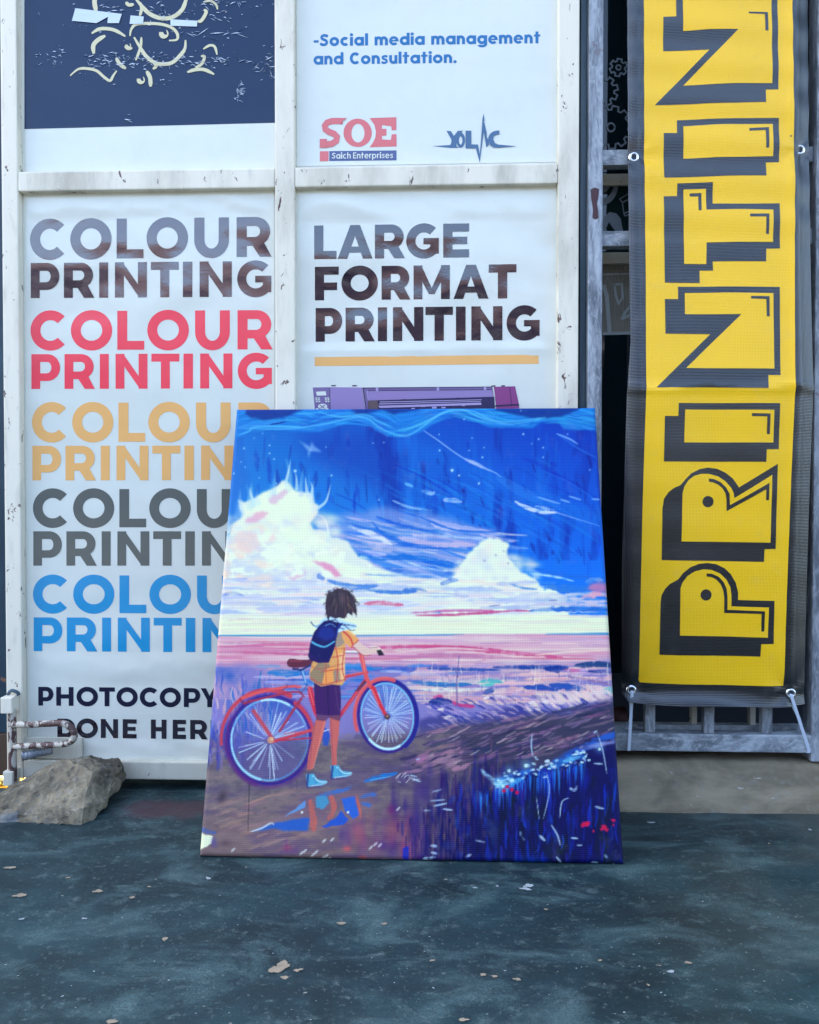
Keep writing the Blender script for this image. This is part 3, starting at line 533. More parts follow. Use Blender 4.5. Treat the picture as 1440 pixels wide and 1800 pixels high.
    for p, w, c in (([(750, 1175), (820, 1177), (880, 1178)], 6, (46, 86, 172)), ([(866, 1173), (920, 1173), (1000, 1172)], 8, (20, 70, 164)), ([(955, 1175), (980, 1177), (1000, 1174)], 10, (18, 58, 152)), ([(1010, 1170), (1050, 1168), (1085, 1172)], 11, (26, 70, 130)), ([(1030, 1180), (1085, 1181)], 6, (30, 60, 140)), ([(990, 1178), (1020, 1179)], 6, (206, 110, 166)),
                    ([(720, 1199), (780, 1204), (830, 1203)], 9, (46, 118, 188)), ([(740, 1212), (800, 1214), (860, 1210)], 6, (226, 226, 222)), ([(920, 1208), (960, 1210), (980, 1214)], 10, (36, 80, 176)), ([(965, 1204), (1000, 1208), (1030, 1212)], 12, (30, 80, 176)), ([(1000, 1190), (1040, 1196), (1085, 1206)], 4, (150, 110, 160)), ([(850, 1218), (870, 1213)], 9, (30, 70, 160)),
                    ([(840, 1200), (860, 1196), (885, 1200)], 7, (80, 180, 190)), ([(845, 1206), (870, 1202)], 5, (96, 200, 196)), ([(1055, 1218), (1080, 1212), (1090, 1218)], 11, (110, 196, 200)), ([(540, 1172), (600, 1176), (660, 1175)], 6, (36, 130, 200)), ([(470, 1182), (500, 1186), (540, 1182)], 9, (40, 130, 202))):
        s.cl(p, c, .8, .6, .9, 1.3, mid=w)
    for k in range(90):     # pale grass blades
        x = U(730, 1085); y = U(1180, 1232); q = U(8, 30)
        s.cl([(x, y), (x+U(-3, 3), y-q*.6), (x+U(-7, 7), y-q)], J(R.choice(((236, 206, 206), (216, 196, 216), (240, 224, 216), (120, 110, 170))), 8), 1.6, .3, U(.5, .9), .9)
    # dark bank with pale fringe
    s.poly([(735, 1330), (735, 1265), (780, 1256), (830, 1262), (870, 1245), (920, 1242), (960, 1252), (1010, 1250), (1088, 1226), (1090, 1330)], (78, 76, 152), .95, rough=6, rs=18, edge=3)
    for k in range(210):
        x = U(740, 1085); y = U(1222, 1268)-(x-900)*.05; q = U(8, 26)
        c = R.choice(((150, 136, 196), (196, 170, 206), (56, 66, 160), (100, 96, 176), (226, 196, 206), (36, 60, 160)))
        s.cl([(x, y), (x+q*.5, y+q*.15), (x+q, y+q*.5)], J(c, 8), .8, .4, U(.5, .85), 1, mid=U(2, 5))
    for k in range(80):
        x = U(930, 1075); y = 1245-(x-930)*.17+U(-10, 5); q = U(8, 22)
        s.cl([(x-q*.5, y-q*.5), (x, y), (x+q*.3, y+q*.2)], J((230, 204, 210), 8), .6, .5, U(.5, .9), 1, mid=U(3, 6))
    for x, y in ((850, 1228), (870, 1224), (882, 1226), (955, 1234), (930, 1236), (1040, 1232), (1000, 1244), (770, 1248), (782, 1262)): s.cl([(x, y), (x+10, y-2)], (232, 216, 222), 1, 1, .9, mid=5)
    s.cl([(790, 1232), (810, 1240), (835, 1242)], (206, 60, 130), 1, 1, .85, mid=7); s.cl([(762, 1225), (770, 1226), (778, 1224)], (206, 70, 140), 1, 1, .8, mid=8)
    s.cl([(755, 1235), (770, 1232), (795, 1234)], (30, 56, 146), 1, 1, .9, mid=12)
    s.cl([(804, 1240), (803, 1200), (806, 1165), (808, 1152)], (112, 96, 156), 3, 1.2, .85); s.cl([(806, 1190), (800, 1178)], (112, 96, 156), 1.6, .8, .8); s.cl([(794, 1202), (786, 1185), (789, 1170)], (140, 120, 176), 1.6, .8, .7)
    # ---------- path
    path = [(340, 1340), (420, 1322), (520, 1300), (650, 1300), (760, 1282), (850, 1276), (930, 1262), (1000, 1258), (1092, 1232), (1100, 1300), (1000, 1330), (900, 1372), (840, 1400), (800, 1470), (760, 1530), (340, 1530)]
    s.poly(path, (122, 110, 122), 1, rough=9, rs=34, edge=8)
    s.poly([(780, 1290), (880, 1268), (1010, 1255), (1095, 1228), (1098, 1290), (980, 1330), (860, 1375), (780, 1340)], (58, 58, 92), .85, rough=8, rs=30, edge=10)
    s.poly([(620, 1290), (720, 1296), (850, 1290), (850, 1400), (780, 1530), (640, 1530), (660, 1400)], (98, 84, 112), .7, edge=26)
    v = s.fbm(16, 7, 251); s.mask(np.clip((v-.5)*3, 0, .4)*(gy > 1290)*(gx < 800), (150, 132, 132)); v = s.fbm(13, 6, 261); s.mask(np.clip((v-.54)*3, 0, .4)*(gy > 1290)*(gx < 800), (92, 80, 104))
    s.poly([(340, 1440), (500, 1430), (640, 1460), (640, 1530), (340, 1530)], (140, 112, 116), .55, edge=20)  # grey-brown wash: reflected haze over the lower left, painted into the print
    v = s.fbm(90, 16, 211); s.mask(np.clip((v-.52)*3, 0, .45)*(gy > 1300)*(gx+gy*.55 < 1640), (150, 128, 134))
    v = s.fbm(70, 20, 231); s.mask(np.clip((v-.54)*3, 0, .4)*(gy > 1300)*(gx < 820), (96, 78, 132))
    for k in range(150):     # pink dry-brush sweeps
        x, y = U(690, 1060), U(1270, 1345); y = y-(x-860)*.17; q = U(16, 70)
        s.cl([(x, y), (x+q*.5, y-q*.1), (x+q, y-q*.26)], J(R.choice(((150, 112, 156), (132, 96, 140), (60, 52, 96), (176, 130, 160), (48, 52, 100))), 8), .8, .4, U(.3, .7), 1.2, mid=U(2, 7))
    for k in range(26):
        x, y = U(725, 800), U(1325, 1356); q = U(14, 40)
        s.cl([(x, y), (x+q*.5, y-q*.16), (x+q, y-q*.4)], J((170, 126, 156), 8), .8, .4, U(.4, .8), 1.2, mid=U(3, 8))
    for k in range(60):
        x, y = U(365, 520), U(1400, 1500); q = U(20, 70)
        s.cl([(x, y), (x+q*.5, y-q*.2), (x+q, y-q*.3)], J(R.choice(((176, 140, 142), (150, 116, 130), (190, 150, 140))), 8), .8, .4, U(.2, .5), 1.4, mid=U(2, 7))
    for k in range(60):
        x, y = U(600, 800), U(1440, 1520); s.blob(x, y, U(4, 14), U(10, 30), J(R.choice(((110, 40, 150), (150, 70, 140), (70, 30, 150), (196, 90, 120), (130, 90, 110))), 8), U(.15, .45))
    for k in range(40):
        x, y = U(690, 800), U(1350, 1480); s.blob(x, y, U(4, 12), U(10, 40), J((52, 34, 130), 10), U(.15, .4))
    # blurred purple shades left of the wheel
    for k in range(90):
        x, y = U(355, 440), U(1270, 1330); s.line([(x, y), (x+U(-6, 6), y+U(12, 34))], J(R.choice(((70, 80, 176), (140, 120, 190), (100, 80, 160), (52, 70, 160))), 9), 1, .5, U(.3, .7), 1.5, mid=U(2, 6))
    # ---------- blue meadow on the right
    mead = [(845, 1352), (880, 1372), (930, 1352), (985, 1332), (1040, 1300), (1100, 1282), (1104, 1530), (740, 1530), (770, 1470), (800, 1410)]
    s.poly(mead, (14, 18, 96), 1, rough=30, rs=60, edge=14)
    v = s.fbm(14, 60, 301); s.mask(np.clip((v-.5)*4, 0, .85)*np.clip((gx-790)/60, 0, 1)*(gy > 1365), (14, 26, 70))
    v = s.fbm(12, 70, 321); s.mask(np.clip((v-.54)*4, 0, .8)*np.clip((gx-800)/80, 0, 1)*(gy > 1350), (24, 44, 168))
    v = s.fbm(40, 60, 341); s.mask(np.clip((v-.48)*4, 0, .8)*np.clip((gx-840)/60, 0, 1)*(gy > 1400), (22, 38, 60))
    for k in range(330):      # ragged edge where the meadow runs into the path
        f = R.random(); x = np.interp(f, [0, .25, .5, .75, 1], [750, 775, 800, 830, 900])+R.gauss(0, 26); y = np.interp(f, [0, .25, .5, .75, 1], [1525, 1470, 1420, 1385, 1350])+R.gauss(0, 16); q = U(14, 50)
        s.line([(x, y-q*.5), (x+U(-2, 2), y+q*.5)], J(R.choice(((24, 22, 104), (60, 40, 120), (110, 88, 112), (88, 70, 110), (30, 36, 130), (128, 104, 116), (44, 30, 110))), 10), 1, .4, U(.3, .7), 1.6, mid=U(2, 7))
    for k in range(190):
        x = U(800, 1085); y = U(1370, 1500); q = U(14, 46)
        s.cl([(x, y), (x+U(-3, 3), y+q*.5), (x+U(-4, 4), y+q)], J(R.choice(((22, 60, 196), (14, 22, 110), (30, 80, 200), (10, 16, 76), (50, 40, 150), (16, 30, 130))), 10), .8, .4, U(.25, .7), 1.2, mid=U(1.5, 5))
    for p, w, c in (([(1095, 1284), (1050, 1304), (1010, 1322), (970, 1340)], 15, (40, 104, 210)), ([(1095, 1300), (1050, 1310), (1020, 1318)], 8, (130, 140, 200)), ([(1030, 1330), (1000, 1334), (965, 1350)], 13, (44, 120, 206)), ([(1020, 1330), (990, 1338)], 8, (120, 196, 236)), ([(846, 1352), (856, 1364), (880, 1382)], 8, (160, 210, 236)), ([(870, 1372), (900, 1366), (935, 1354)], 11, (36, 110, 206)),
                    ([(872, 1380), (890, 1376), (900, 1370)], 9, (150, 226, 226)), ([(890, 1385), (905, 1375), (920, 1368)], 9, (90, 180, 230))):
        s.cl(p, c, 1.5, 1, .85, 3, mid=w)
    for k in range(120):
        x = U(840, 1030); y = np.interp(x, [840, 880, 935, 1030], [1395, 1380, 1362, 1336])+U(-4, 10); q = U(12, 50)
        s.line([(x, y), (x+U(-2, 2), y+q)], J(R.choice(((46, 120, 222), (70, 160, 232), (24, 70, 200))), 10), 2.4, .4, U(.3, .8), 1)
    for k in range(60):
        x = U(865, 1035); y = np.interp(x, [865, 880, 935, 1030], [1376, 1370, 1350, 1328])+U(-9, 12)
        s.cl([(x, y), (x+U(2, 7), y+U(-2, 2))], J((196, 226, 240), 8), 1, 1, U(.6, 1), .8, mid=U(2.5, 5))
    for x, y, q in ((880, 1376, 5), (884, 1382, 4), (876, 1372, 3.4), (895, 1355, 4), (925, 1346, 5), (1054, 1317, 3.4)): s.dot(x, y, q*.7, (226, 240, 226)); s.blob(x, y, q*3, q*3, (140, 200, 240), .4)
    for x, y in ((892, 1383), (900, 1388), (909, 1393), (886, 1390)): s.dot(x, y, 3.4, (200, 24, 90), .95)
    for x, y, q in ((1028, 1449, 5), (1034, 1448, 4), (1023, 1452, 3), (1062, 1454, 5), (1066, 1458, 4), (1058, 1457, 3), (1078, 1442, 3.5), (1079, 1451, 2.4), (1043, 1462, 2.4)): s.poly([(x-q, y-q*.5), (x, y-q*.9), (x+q, y-q*.3), (x+q*.8, y+q*.6), (x-q*.3, y+q*.8)], (220, 30, 92), .9, rough=2.5, rs=5, seed=int(x))
    for p, w in (([(936, 1290), (934, 1310), (937, 1330)], 2.2), ([(940, 1330), (946, 1336)], 4), ([(1050, 1288), (1060, 1320), (1067, 1360)], 1.8), ([(1044, 1288), (1050, 1285)], 3), ([(1025, 1332), (1030, 1338)], 4), ([(1044, 1342), (1060, 1343)], 2.4), ([(1002, 1386), (1010, 1389), (1014, 1382)], 6), ([(955, 1367), (962, 1365)], 3), ([(960, 1356), (966, 1390), (955, 1440)], 1.4), ([(943, 1400), (948, 1440)], 1.2),
                 ([(984, 1438), (988, 1410), (1000, 1403)], 2), ([(969, 1450), (980, 1468), (985, 1486)], 2.6), ([(948, 1468), (958, 1478)], 4), ([(915, 1462), (916, 1470)], 4), ([(918, 1472), (922, 1476)], 4), ([(836, 1477), (853, 1481)], 2.4), ([(1004, 1473), (1016, 1474)], 3), ([(1014, 1486), (1024, 1486)], 2), ([(1046, 1418), (1062, 1422)], 4), ([(978, 1506), (988, 1518)], 3), ([(1063, 1503), (1068, 1508)], 4), ([(818, 1508), (828, 1502)], 5),
                 ([(743, 1510), (766, 1507)], 6), ([(756, 1486), (768, 1488)], 5), ([(758, 1498), (768, 1501)], 4), ([(744, 1425), (758, 1425)], 2.4), ([(762, 1417), (786, 1412)], 3), ([(756, 1408), (782, 1406)], 2), ([(778, 1422), (796, 1424)], 3), ([(760, 1392), (776, 1388)], 1.6), ([(724, 1368), (738, 1374)], 3), ([(720, 1362), (734, 1366)], 2), ([(732, 1335), (738, 1334)], 2.4), ([(1040, 1516), (1052, 1517)], 3)):
        s.cl(p, (176, 200, 232), .6, .6, .9, .9, mid=w)
    for x, y in ((530, 1500), (536, 1496), (550, 1503), (556, 1498), (568, 1508), (574, 1505), (578, 1510), (660, 1484), (668, 1486), (700, 1422), (652, 1490), (570, 1478), (584, 1476), (410, 1494)): s.cl([(x-3, y+3), (x+3, y-3)], (206, 204, 212), .8, .6, .85, mid=3.6)
    s.poly([(776, 1482), (800, 1478), (800, 1490), (778, 1492)], (40, 56, 140), .5, rough=3, edge=1)
    s.poly([(852, 1432), (866, 1440), (874, 1470), (866, 1490), (858, 1465)], (36, 64, 150), .45, rough=4, edge=2); s.poly([(708, 1490), (718, 1488), (720, 1520), (710, 1524)], (36, 56, 190), .85, rough=3)
    for p in ([(790, 1412), (800, 1400)], [(840, 1390), (836, 1410)], [(855, 1390), (852, 1412)], [(800, 1430), (806, 1460)]): s.cl(p, (40, 90, 180), 1, 1, .4, 3, mid=8)
    for k in range(120):      # loose purple-brown strokes over the foot of the meadow
        x, y = U(740, 900), U(1400, 1525); q = U(10, 40); s.line([(x, y), (x+U(-2, 2), y+q)], J(R.choice(((70, 50, 110), (96, 74, 104), (36, 26, 90), (84, 60, 130))), 10), 1, .4, U(.2, .5)*np.interp(x, [740, 900], [1, .4]), 1.5, mid=U(2, 6))
    for k in range(80):      # pale dry grasses over the dark slope
        x = U(745, 1080); y = U(1268, 1330)-(x-900)*.12; q = U(6, 24)
        s.cl([(x, y), (x+q*.5, y-q*.2), (x+q, y-q*.5)], J(R.choice(((196, 168, 190), (214, 190, 196), (150, 120, 160), (40, 44, 84))), 8), .8, .4, U(.3, .75), .9, mid=U(1.2, 3))
    # ---------- puddle with its reflections
    s.poly([(440, 1462), (476, 1447), (510, 1428), (535, 1412), (552, 1400), (600, 1388), (640, 1390), (660, 1405), (640, 1440), (600, 1452), (545, 1462), (490, 1460)], (150, 116, 130), .5, edge=6)
    s.poly([(441, 1462), (470, 1450), (482, 1446), (520, 1440), (544, 1436), (540, 1460), (510, 1462), (484, 1456)], (48, 104, 200), .95, rough=3, edge=1)
    s.poly([(498, 1438), (520, 1422), (537, 1408), (536, 1420), (510, 1432)], (110, 160, 222), .9, rough=2); s.dot(531, 1428, 2, (236, 240, 244))
    s.poly([(565, 1452), (590, 1440), (600, 1424), (612, 1440), (604, 1450), (580, 1454)], (46, 96, 206), .95, rough=3)
    s.poly([(600, 1404), (624, 1400), (632, 1432), (620, 1440), (606, 1424)], (54, 110, 214), .95, rough=2); s.dot(612, 1428, 2, (236, 240, 244))
    s.poly([(554, 1400), (572, 1396), (578, 1410), (568, 1424), (556, 1420)], (76, 160, 206), .85, rough=3)
    for p, w in (([(546, 1406), (550, 1430), (552, 1462)], 12), ([(582, 1398), (586, 1420), (578, 1440)], 11), ([(625, 1398), (632, 1420), (634, 1438)], 5)): s.cl(p, (206, 110, 104), 3, 2, .85, 2, mid=w)
    for p in ([(560, 1398), (600, 1390), (620, 1382)], [(634, 1402), (650, 1396), (662, 1398)], [(636, 1412), (652, 1416)]): s.cl(p, (70, 120, 206), 1, .6, .8, 1.4, mid=8)
    s.cl([(640, 1374), (660, 1368), (700, 1358)], (40, 126, 210), 1, 1, .95, 1.4, mid=9); s.cl([(650, 1372), (690, 1364)], (120, 180, 226), 1, .6, .7, mid=2)
    s.cl([(440, 1462), (460, 1456), (476, 1447), (482, 1450)], (206, 214, 232), .6, .6, .9, mid=3)
    for k in range(10): s.cl([(496+k*3, 1470+U(0, 30)), (494+k*3, 1500)], (120, 60, 140), 1, 1, .2, 3, mid=6)
    s.blob(505, 1490, 9, 7, (170, 70, 110), .5); s.blob(610, 1492, 9, 6, (226, 100, 100), .7); s.blob(638, 1508, 9, 6, (206, 90, 90), .6); s.blob(688, 1424, 9, 12, (120, 40, 120), .7)
    s.blob(391, 1400, 9, 15, (74, 62, 82), .75, .4); s.blob(396, 1482, 12, 7, (96, 76, 92), .6)
    s.cl([(438, 1370), (438, 1400), (436, 1460)], (52, 46, 58), 1.6, 1, .8); s.cl([(520, 1370), (523, 1380), (521, 1390)], (70, 60, 70), 1.2, .8, .6)
    # signature scribble
    for p in ([(696, 1368), (704, 1360), (698, 1370)], [(706, 1366), (714, 1358), (710, 1370)], [(712, 1366), (718, 1362), (720, 1368), (726, 1362)], [(714, 1376), (720, 1370), (728, 1368)], [(726, 1372), (736, 1370), (740, 1374)], [(700, 1374), (706, 1376)]): s.cl(p, (216, 214, 226), 1.2, .8, .9)
    # worn corner with a torn white patch
    s.poly([(343, 1475), (352, 1458), (356, 1466), (374, 1470), (372, 1482), (358, 1490), (346, 1496)], (232, 236, 214), 1, rough=3, rs=9); s.cl([(350, 1454), (358, 1460), (380, 1464)], (70, 110, 200), 1, .6, .8, mid=9); s.blob(376, 1480, 6, 9, (90, 80, 170), .6)
    # ---------- bicycle
    RED, RED2, TYRE, RIM = (206, 74, 96), (226, 96, 104), (58, 40, 146), (140, 204, 240)
    def ell(cx, cy, rx, ry, a0=0, a1=360, tilt=0, n=48):
        o = []
        for k in range(n+1):
            a = math.radians(a0+(a1-a0)*k/n); x, y = rx*math.cos(a), ry*math.sin(a); t_ = math.radians(tilt)
            o.append((cx+x*math.cos(t_)-y*math.sin(t_), cy+x*math.sin(t_)+y*math.cos(t_)))
        return o
    rw, fw = (474, 1301), (681, 1259)
    s.poly(ell(rw[0], rw[1], 68, 72), (70, 96, 186), .35); s.poly(ell(rw[0], rw[1]+34, 56, 36), (112, 92, 150), .5, edge=8)
    s.poly(ell(fw[0], fw[1]-22, 44, 34), (90, 140, 214), .45, edge=6)
    s.line(ell(rw[0], rw[1], 76, 80, 0, 360, 8), (92, 40, 140), 11, 11, .5, 6); s.line(ell(rw[0], rw[1], 73, 77, 0, 360, 8), TYRE, 6, 6, .85, 1.8)
    s.line(ell(rw[0], rw[1], 76, 81, 100, 200, 8), (104, 46, 130), 8, 4, .7, 3)
    s.line(ell(rw[0], rw[1], 67, 71, 70, 330, 8), (126, 186, 232), 3.0, 2.4, .85); s.line(ell(rw[0], rw[1], 67, 71, 330, 432, 8), (96, 150, 220), 1.6, 3, .7)
    s.line(ell(rw[0], rw[1], 67, 71, 96, 190, 8), (170, 216, 244), 4.6, 2.6, .9); s.line(ell(rw[0], rw[1], 67, 71, 250, 292, 8), (190, 228, 248), 3.6, 3.6, 1)
    for k in range(44):
        a = math.radians(U(0, 360)); r0, r1 = U(8, 16), U(40, 66)
        s.line([(rw[0]+r0*math.cos(a), rw[1]+r0*math.sin(a)), (rw[0]+r1*math.cos(a+.08), rw[1]+r1*1.05*math.sin(a+.08))], J((204, 222, 246), 8), 1, 1.5, U(.5, .95), .8)
    s.line(ell(fw[0], fw[1], 50, 62, 0, 360, -6), (60, 36, 140), 7, 7, .9, 2); s.line(ell(fw[0], fw[1], 53, 65, 285, 420, -6), (38, 42, 150), 6, 6, .9, 1.5)
    s.line(ell(fw[0], fw[1], 46, 58, 0, 360, -6), (134, 196, 236), 2.8, 2.8, .9); s.line(ell(fw[0], fw[1], 46, 58, 70, 140, -6), (200, 232, 250), 4.2, 4.2, 1)
    for k in range(44):
        a = k*2*math.pi/44+U(-.05, .05); r0 = U(6, 12)
        s.line([(fw[0]+r0*math.cos(a), fw[1]+r0*math.sin(a)), (fw[0]+U(34, 45)*math.cos(a+.06), fw[1]+U(42, 56)*math.sin(a+.06))], J((212, 226, 246), 8), 1, 1.4, U(.55, .95), .8)
    s.blob(673, 1240, 8, 26, (40, 60, 160), .3)
    # mudguards, rack, frame
    s.line(ell(rw[0]-3, rw[1]-2, 82, 86, 168, 292, 6), RED, 5, 9, .95, 1.3); s.line(ell(rw[0], rw[1], 78, 80, 300, 352, 6), RED, 8, 5, .95, 1.3)
    s.line(ell(fw[0]-2, fw[1]+2, 55, 68, 165, 292, -6), RED2, 6, 7, .95, 1.2); s.line(ell(fw[0]-2, fw[1]+2, 57, 70, 200, 290, -6), (236, 130, 130), 1.5, 1.5, .7)
    s.cl([(424, 1228), (460, 1216), (510, 1207), (528, 1208)], RED2, 6, 4, 1); s.cl([(430, 1236), (470, 1226), (520, 1216), (535, 1225)], (180, 60, 90), 4, 3, .9); s.cl([(422, 1228), (430, 1238), (440, 1230)], (150, 50, 80), 2.6, 2, .9)
    for p in ([(496, 1214), (506, 1206), (502, 1202)], [(520, 1210), (532, 1220), (526, 1240)], [(540, 1205), (530, 1218)]): s.cl(p, (120, 50, 100), 1.6, 1, .8)
    s.line([(446, 1250), (480, 1300)], (196, 84, 104), 7, 7, .95); s.line([(492, 1285), (515, 1250), (530, 1228)], (170, 64, 96), 5, 5, .9)
    s.line([(478, 1304), (520, 1292), (556, 1281)], RED, 6, 6, .95); s.line([(488, 1302), (550, 1297)], (190, 60, 90), 3, 3, .9); s.line([(500, 1290), (550, 1284)], (226, 110, 110), 2, 2, .7)
    s.poly([(541, 1206), (550, 1208), (556, 1240), (556, 1262), (550, 1250), (542, 1222)], (212, 60, 90), 1); s.line([(543, 1208), (552, 1240)], (240, 150, 150), 1.6, 1, .8)
    s.line([(530, 1180), (540, 1205)], (70, 110, 190), 4, 4, 1); s.line([(532, 1180), (538, 1200)], (190, 226, 246), 1.6, 1.6, .9)
    s.poly([(504, 1166), (510, 1158), (530, 1160), (552, 1160), (556, 1168), (540, 1172), (520, 1174), (508, 1172)], (110, 50, 78), 1, smooth=True); s.line([(510, 1162), (530, 1162)], (160, 70, 90), 3, 3, .8)
    s.line([(516, 1176), (530, 1178), (552, 1166)], (40, 60, 120), 4, 3, .9)
    s.line([(598, 1258), (620, 1228), (645, 1192)], (198, 60, 92), 7, 6, 1); s.line([(604, 1252), (640, 1200)], (240, 130, 130), 1.6, 1.6, .7); s.line([(628, 1214), (645, 1196)], (92, 60, 92), 4, 5, .8)
    s.line([(606, 1190), (625, 1186), (646, 1182)], RED, 6, 5, 1); s.line([(606, 1187), (640, 1182)], (240, 140, 140), 1.4, 1.4, .8)
    s.line([(634, 1146), (638, 1164), (644, 1190), (652, 1208)], RED2, 8, 7, 1); s.line([(636, 1150), (642, 1180)], (244, 160, 150), 1.6, 1.6, .8)
    s.line([(656, 1210), (668, 1238), (680, 1260)], (216, 60, 84), 9, 6, 1); s.line([(654, 1212), (666, 1238)], (244, 140, 130), 2, 1.4, .8)
    s.dot(rw[0]+2, rw[1], 6, (206, 150, 130)); s.dot(rw[0]+4, rw[1]-2, 3, (232, 190, 160)); s.dot(681, 1260, 5, (96, 60, 70)); s.dot(681, 1259, 2, (190, 140, 130))
    s.line([(606, 1145), (632, 1146)], (232, 226, 226), 3.4, 3, 1); s.line([(604, 1148), (634, 1149)], (110, 80, 140), 1.4, 1.4, .8)
    s.poly([(566, 1284), (574, 1280), (580, 1290), (576, 1312), (568, 1310)], (50, 90, 190), .9, rough=3); s.line([(568, 1286), (580, 1282)], (226, 236, 244), 2, 1, .9)
    # ---------- the boy, seen from behind
    SK, SKL = (206, 112, 110), (228, 196, 190)
    s.poly([(558, 1258), (562, 1264), (574, 1264), (572, 1275), (566, 1300), (556, 1330), (550, 1352), (540, 1354), (542, 1330), (548, 1300), (550, 1280)], SK); s.poly([(580, 1258), (598, 1258), (596, 1290), (592, 1320), (592, 1346), (584, 1346), (582, 1310), (580, 1280)], SK)
    s.line([(571, 1268), (562, 1305), (551, 1350)], (232, 150, 140), 2, 1.5, .7); s.line([(554, 1270), (548, 1310), (543, 1352)], (150, 80, 110), 2.4, 1.5, .6); s.line([(582, 1266), (584, 1310), (587, 1344)], (160, 80, 110), 2, 1.5, .6)
    s.poly([(556, 1256), (600, 1256), (598, 1268), (578, 1262), (572, 1268), (556, 1266)], (110, 66, 106), .8)
    s.poly([(552, 1200), (598, 1204), (600, 1225), (599, 1257), (580, 1258), (556, 1256), (553, 1230)], (74, 38, 110)); s.line([(576, 1206), (578, 1256)], (52, 28, 92), 3, 2, .8); s.line([(590, 1210), (596, 1252)], (96, 56, 120), 4, 3, .7)
    s.poly([(562, 1115), (590, 1104), (606, 1112), (608, 1140), (606, 1170), (607, 1196), (602, 1205), (584, 1203), (565, 1207), (546, 1196), (544, 1185), (548, 1168), (560, 1140)], (226, 170, 112))
    s.poly([(560, 1165), (580, 1168), (582, 1200), (566, 1206), (546, 1196), (545, 1184)], (160, 138, 116)); s.poly([(586, 1110), (600, 1112), (606, 1130), (594, 1140), (586, 1136)], (170, 150, 140)); s.poly([(572, 1178), (586, 1170), (590, 1188), (584, 1202), (566, 1204)], (240, 166, 100))
    s.poly([(590, 1140), (600, 1136), (603, 1150), (592, 1160)], (240, 176, 108)); s.poly([(586, 1180), (596, 1176), (598, 1196), (588, 1200)], (166, 146, 130)); s.poly([(596, 1150), (606, 1146), (607, 1190), (600, 1200)], (244, 196, 150))
    for p in ([(548, 1172), (566, 1176), (606, 1166)], [(572, 1150), (574, 1200)], [(580, 1142), (606, 1140)], [(604, 1122), (618, 1128)]): s.cl(p, (200, 92, 84), 1.6, 1.4, .75)
    for p in ([(546, 1192), (566, 1203), (586, 1200), (606, 1195)], [(566, 1181), (586, 1178), (604, 1176)], [(584, 1156), (604, 1152)], [(588, 1130), (594, 1160), (592, 1200)], [(606, 1140), (602, 1176), (608, 1196)]): s.cl(p, (206, 86, 88), 2, 2, .9)
    s.poly([(600, 1110), (614, 1108), (626, 1118), (632, 1126), (624, 1134), (618, 1140), (608, 1132), (602, 1122)], (236, 170, 110)); s.cl([(604, 1110), (616, 1122), (622, 1138)], (214, 72, 84), 3.4, 3, .95); s.cl([(618, 1138), (630, 1126)], (206, 80, 90), 2.4, 2, .9); s.cl([(612, 1108), (624, 1118)], (246, 210, 160), 2.4, 2, .8)
    s.poly([(620, 1136), (630, 1128), (648, 1140), (662, 1138), (670, 1142), (664, 1148), (650, 1150), (642, 1154), (630, 1146)], SKL); s.cl([(622, 1138), (638, 1152), (652, 1152)], (196, 90, 110), 2, 1.6, .9); s.cl([(652, 1138), (664, 1138), (672, 1144)], (244, 226, 216), 3, 2, .9)
    s.poly([(662, 1144), (670, 1142), (676, 1152), (666, 1153)], (52, 44, 62)); s.line([(650, 1139), (664, 1138)], (140, 90, 110), 1.2, 1, .7)
    s.poly([(563, 1092), (572, 1086), (586, 1084), (600, 1090), (612, 1094), (626, 1098), (628, 1104), (616, 1106), (606, 1108), (596, 1112), (588, 1116), (566, 1100)], (190, 220, 240), 1)
    for p in ([(547, 1094), (554, 1101), (566, 1100)], [(592, 1096), (606, 1100), (616, 1108), (624, 1108)], [(596, 1104), (606, 1106)], [(606, 1098), (626, 1101)]): s.cl(p, (46, 60, 130), 2.2, 1.2, .95)
    s.poly([(548, 1096), (556, 1100), (572, 1092), (566, 1104), (556, 1104)], (150, 186, 226), .9); s.cl([(580, 1092), (590, 1090), (596, 1096)], (46, 56, 120), 2, 1.4, .9); s.cl([(576, 1100), (586, 1098)], (236, 242, 246), 2.6, 1.6, .9)
    s.poly([(570, 1092), (580, 1090), (592, 1094), (604, 1096), (594, 1108), (592, 1118), (590, 1134), (584, 1152), (578, 1166), (560, 1166), (545, 1160), (542, 1154), (545, 1134), (552, 1112), (560, 1102)], (30, 30, 104), 1, smooth=False)
    s.poly([(566, 1100), (584, 1102), (590, 1112), (588, 1124), (570, 1126), (556, 1118)], (38, 62, 158), .8, edge=3); s.cl([(572, 1100), (582, 1097), (590, 1102)], (110, 160, 220), 2, 1.4, .8)
    s.cl([(549, 1129), (558, 1134), (572, 1137), (588, 1128)], (104, 190, 234), 3, 2, 1); s.line([(544, 1150), (560, 1162), (578, 1162)], (60, 30, 110), 4, 4, .7); s.cl([(600, 1097), (594, 1106), (592, 1120)], (40, 60, 150), 4, 2.4, .95)
    # hair
    s.poly([(575, 1086), (572, 1070), (573, 1055), (580, 1043), (592, 1036), (604, 1036), (616, 1042), (623, 1052), (626, 1066), (628, 1082), (620, 1076), (618, 1082), (612, 1078), (606, 1088), (596, 1086), (590, 1088), (580, 1084), (578, 1092)], (70, 58, 78)); s.poly([(576, 1056), (586, 1042), (604, 1038), (612, 1050), (600, 1062), (584, 1066)], (96, 84, 96), .6, edge=5)
    for k in range(46):
        a = U(0, 6.28); x, y = 598+24*math.cos(a), 1058+22*math.sin(a); s.cl([(x, y), (x+U(-5, 5), y+U(-5, 5)), (x+U(-8, 8), y+U(-6, 7))], J((74, 60, 78), 10), 3, .6, U(.5, .9), 1)
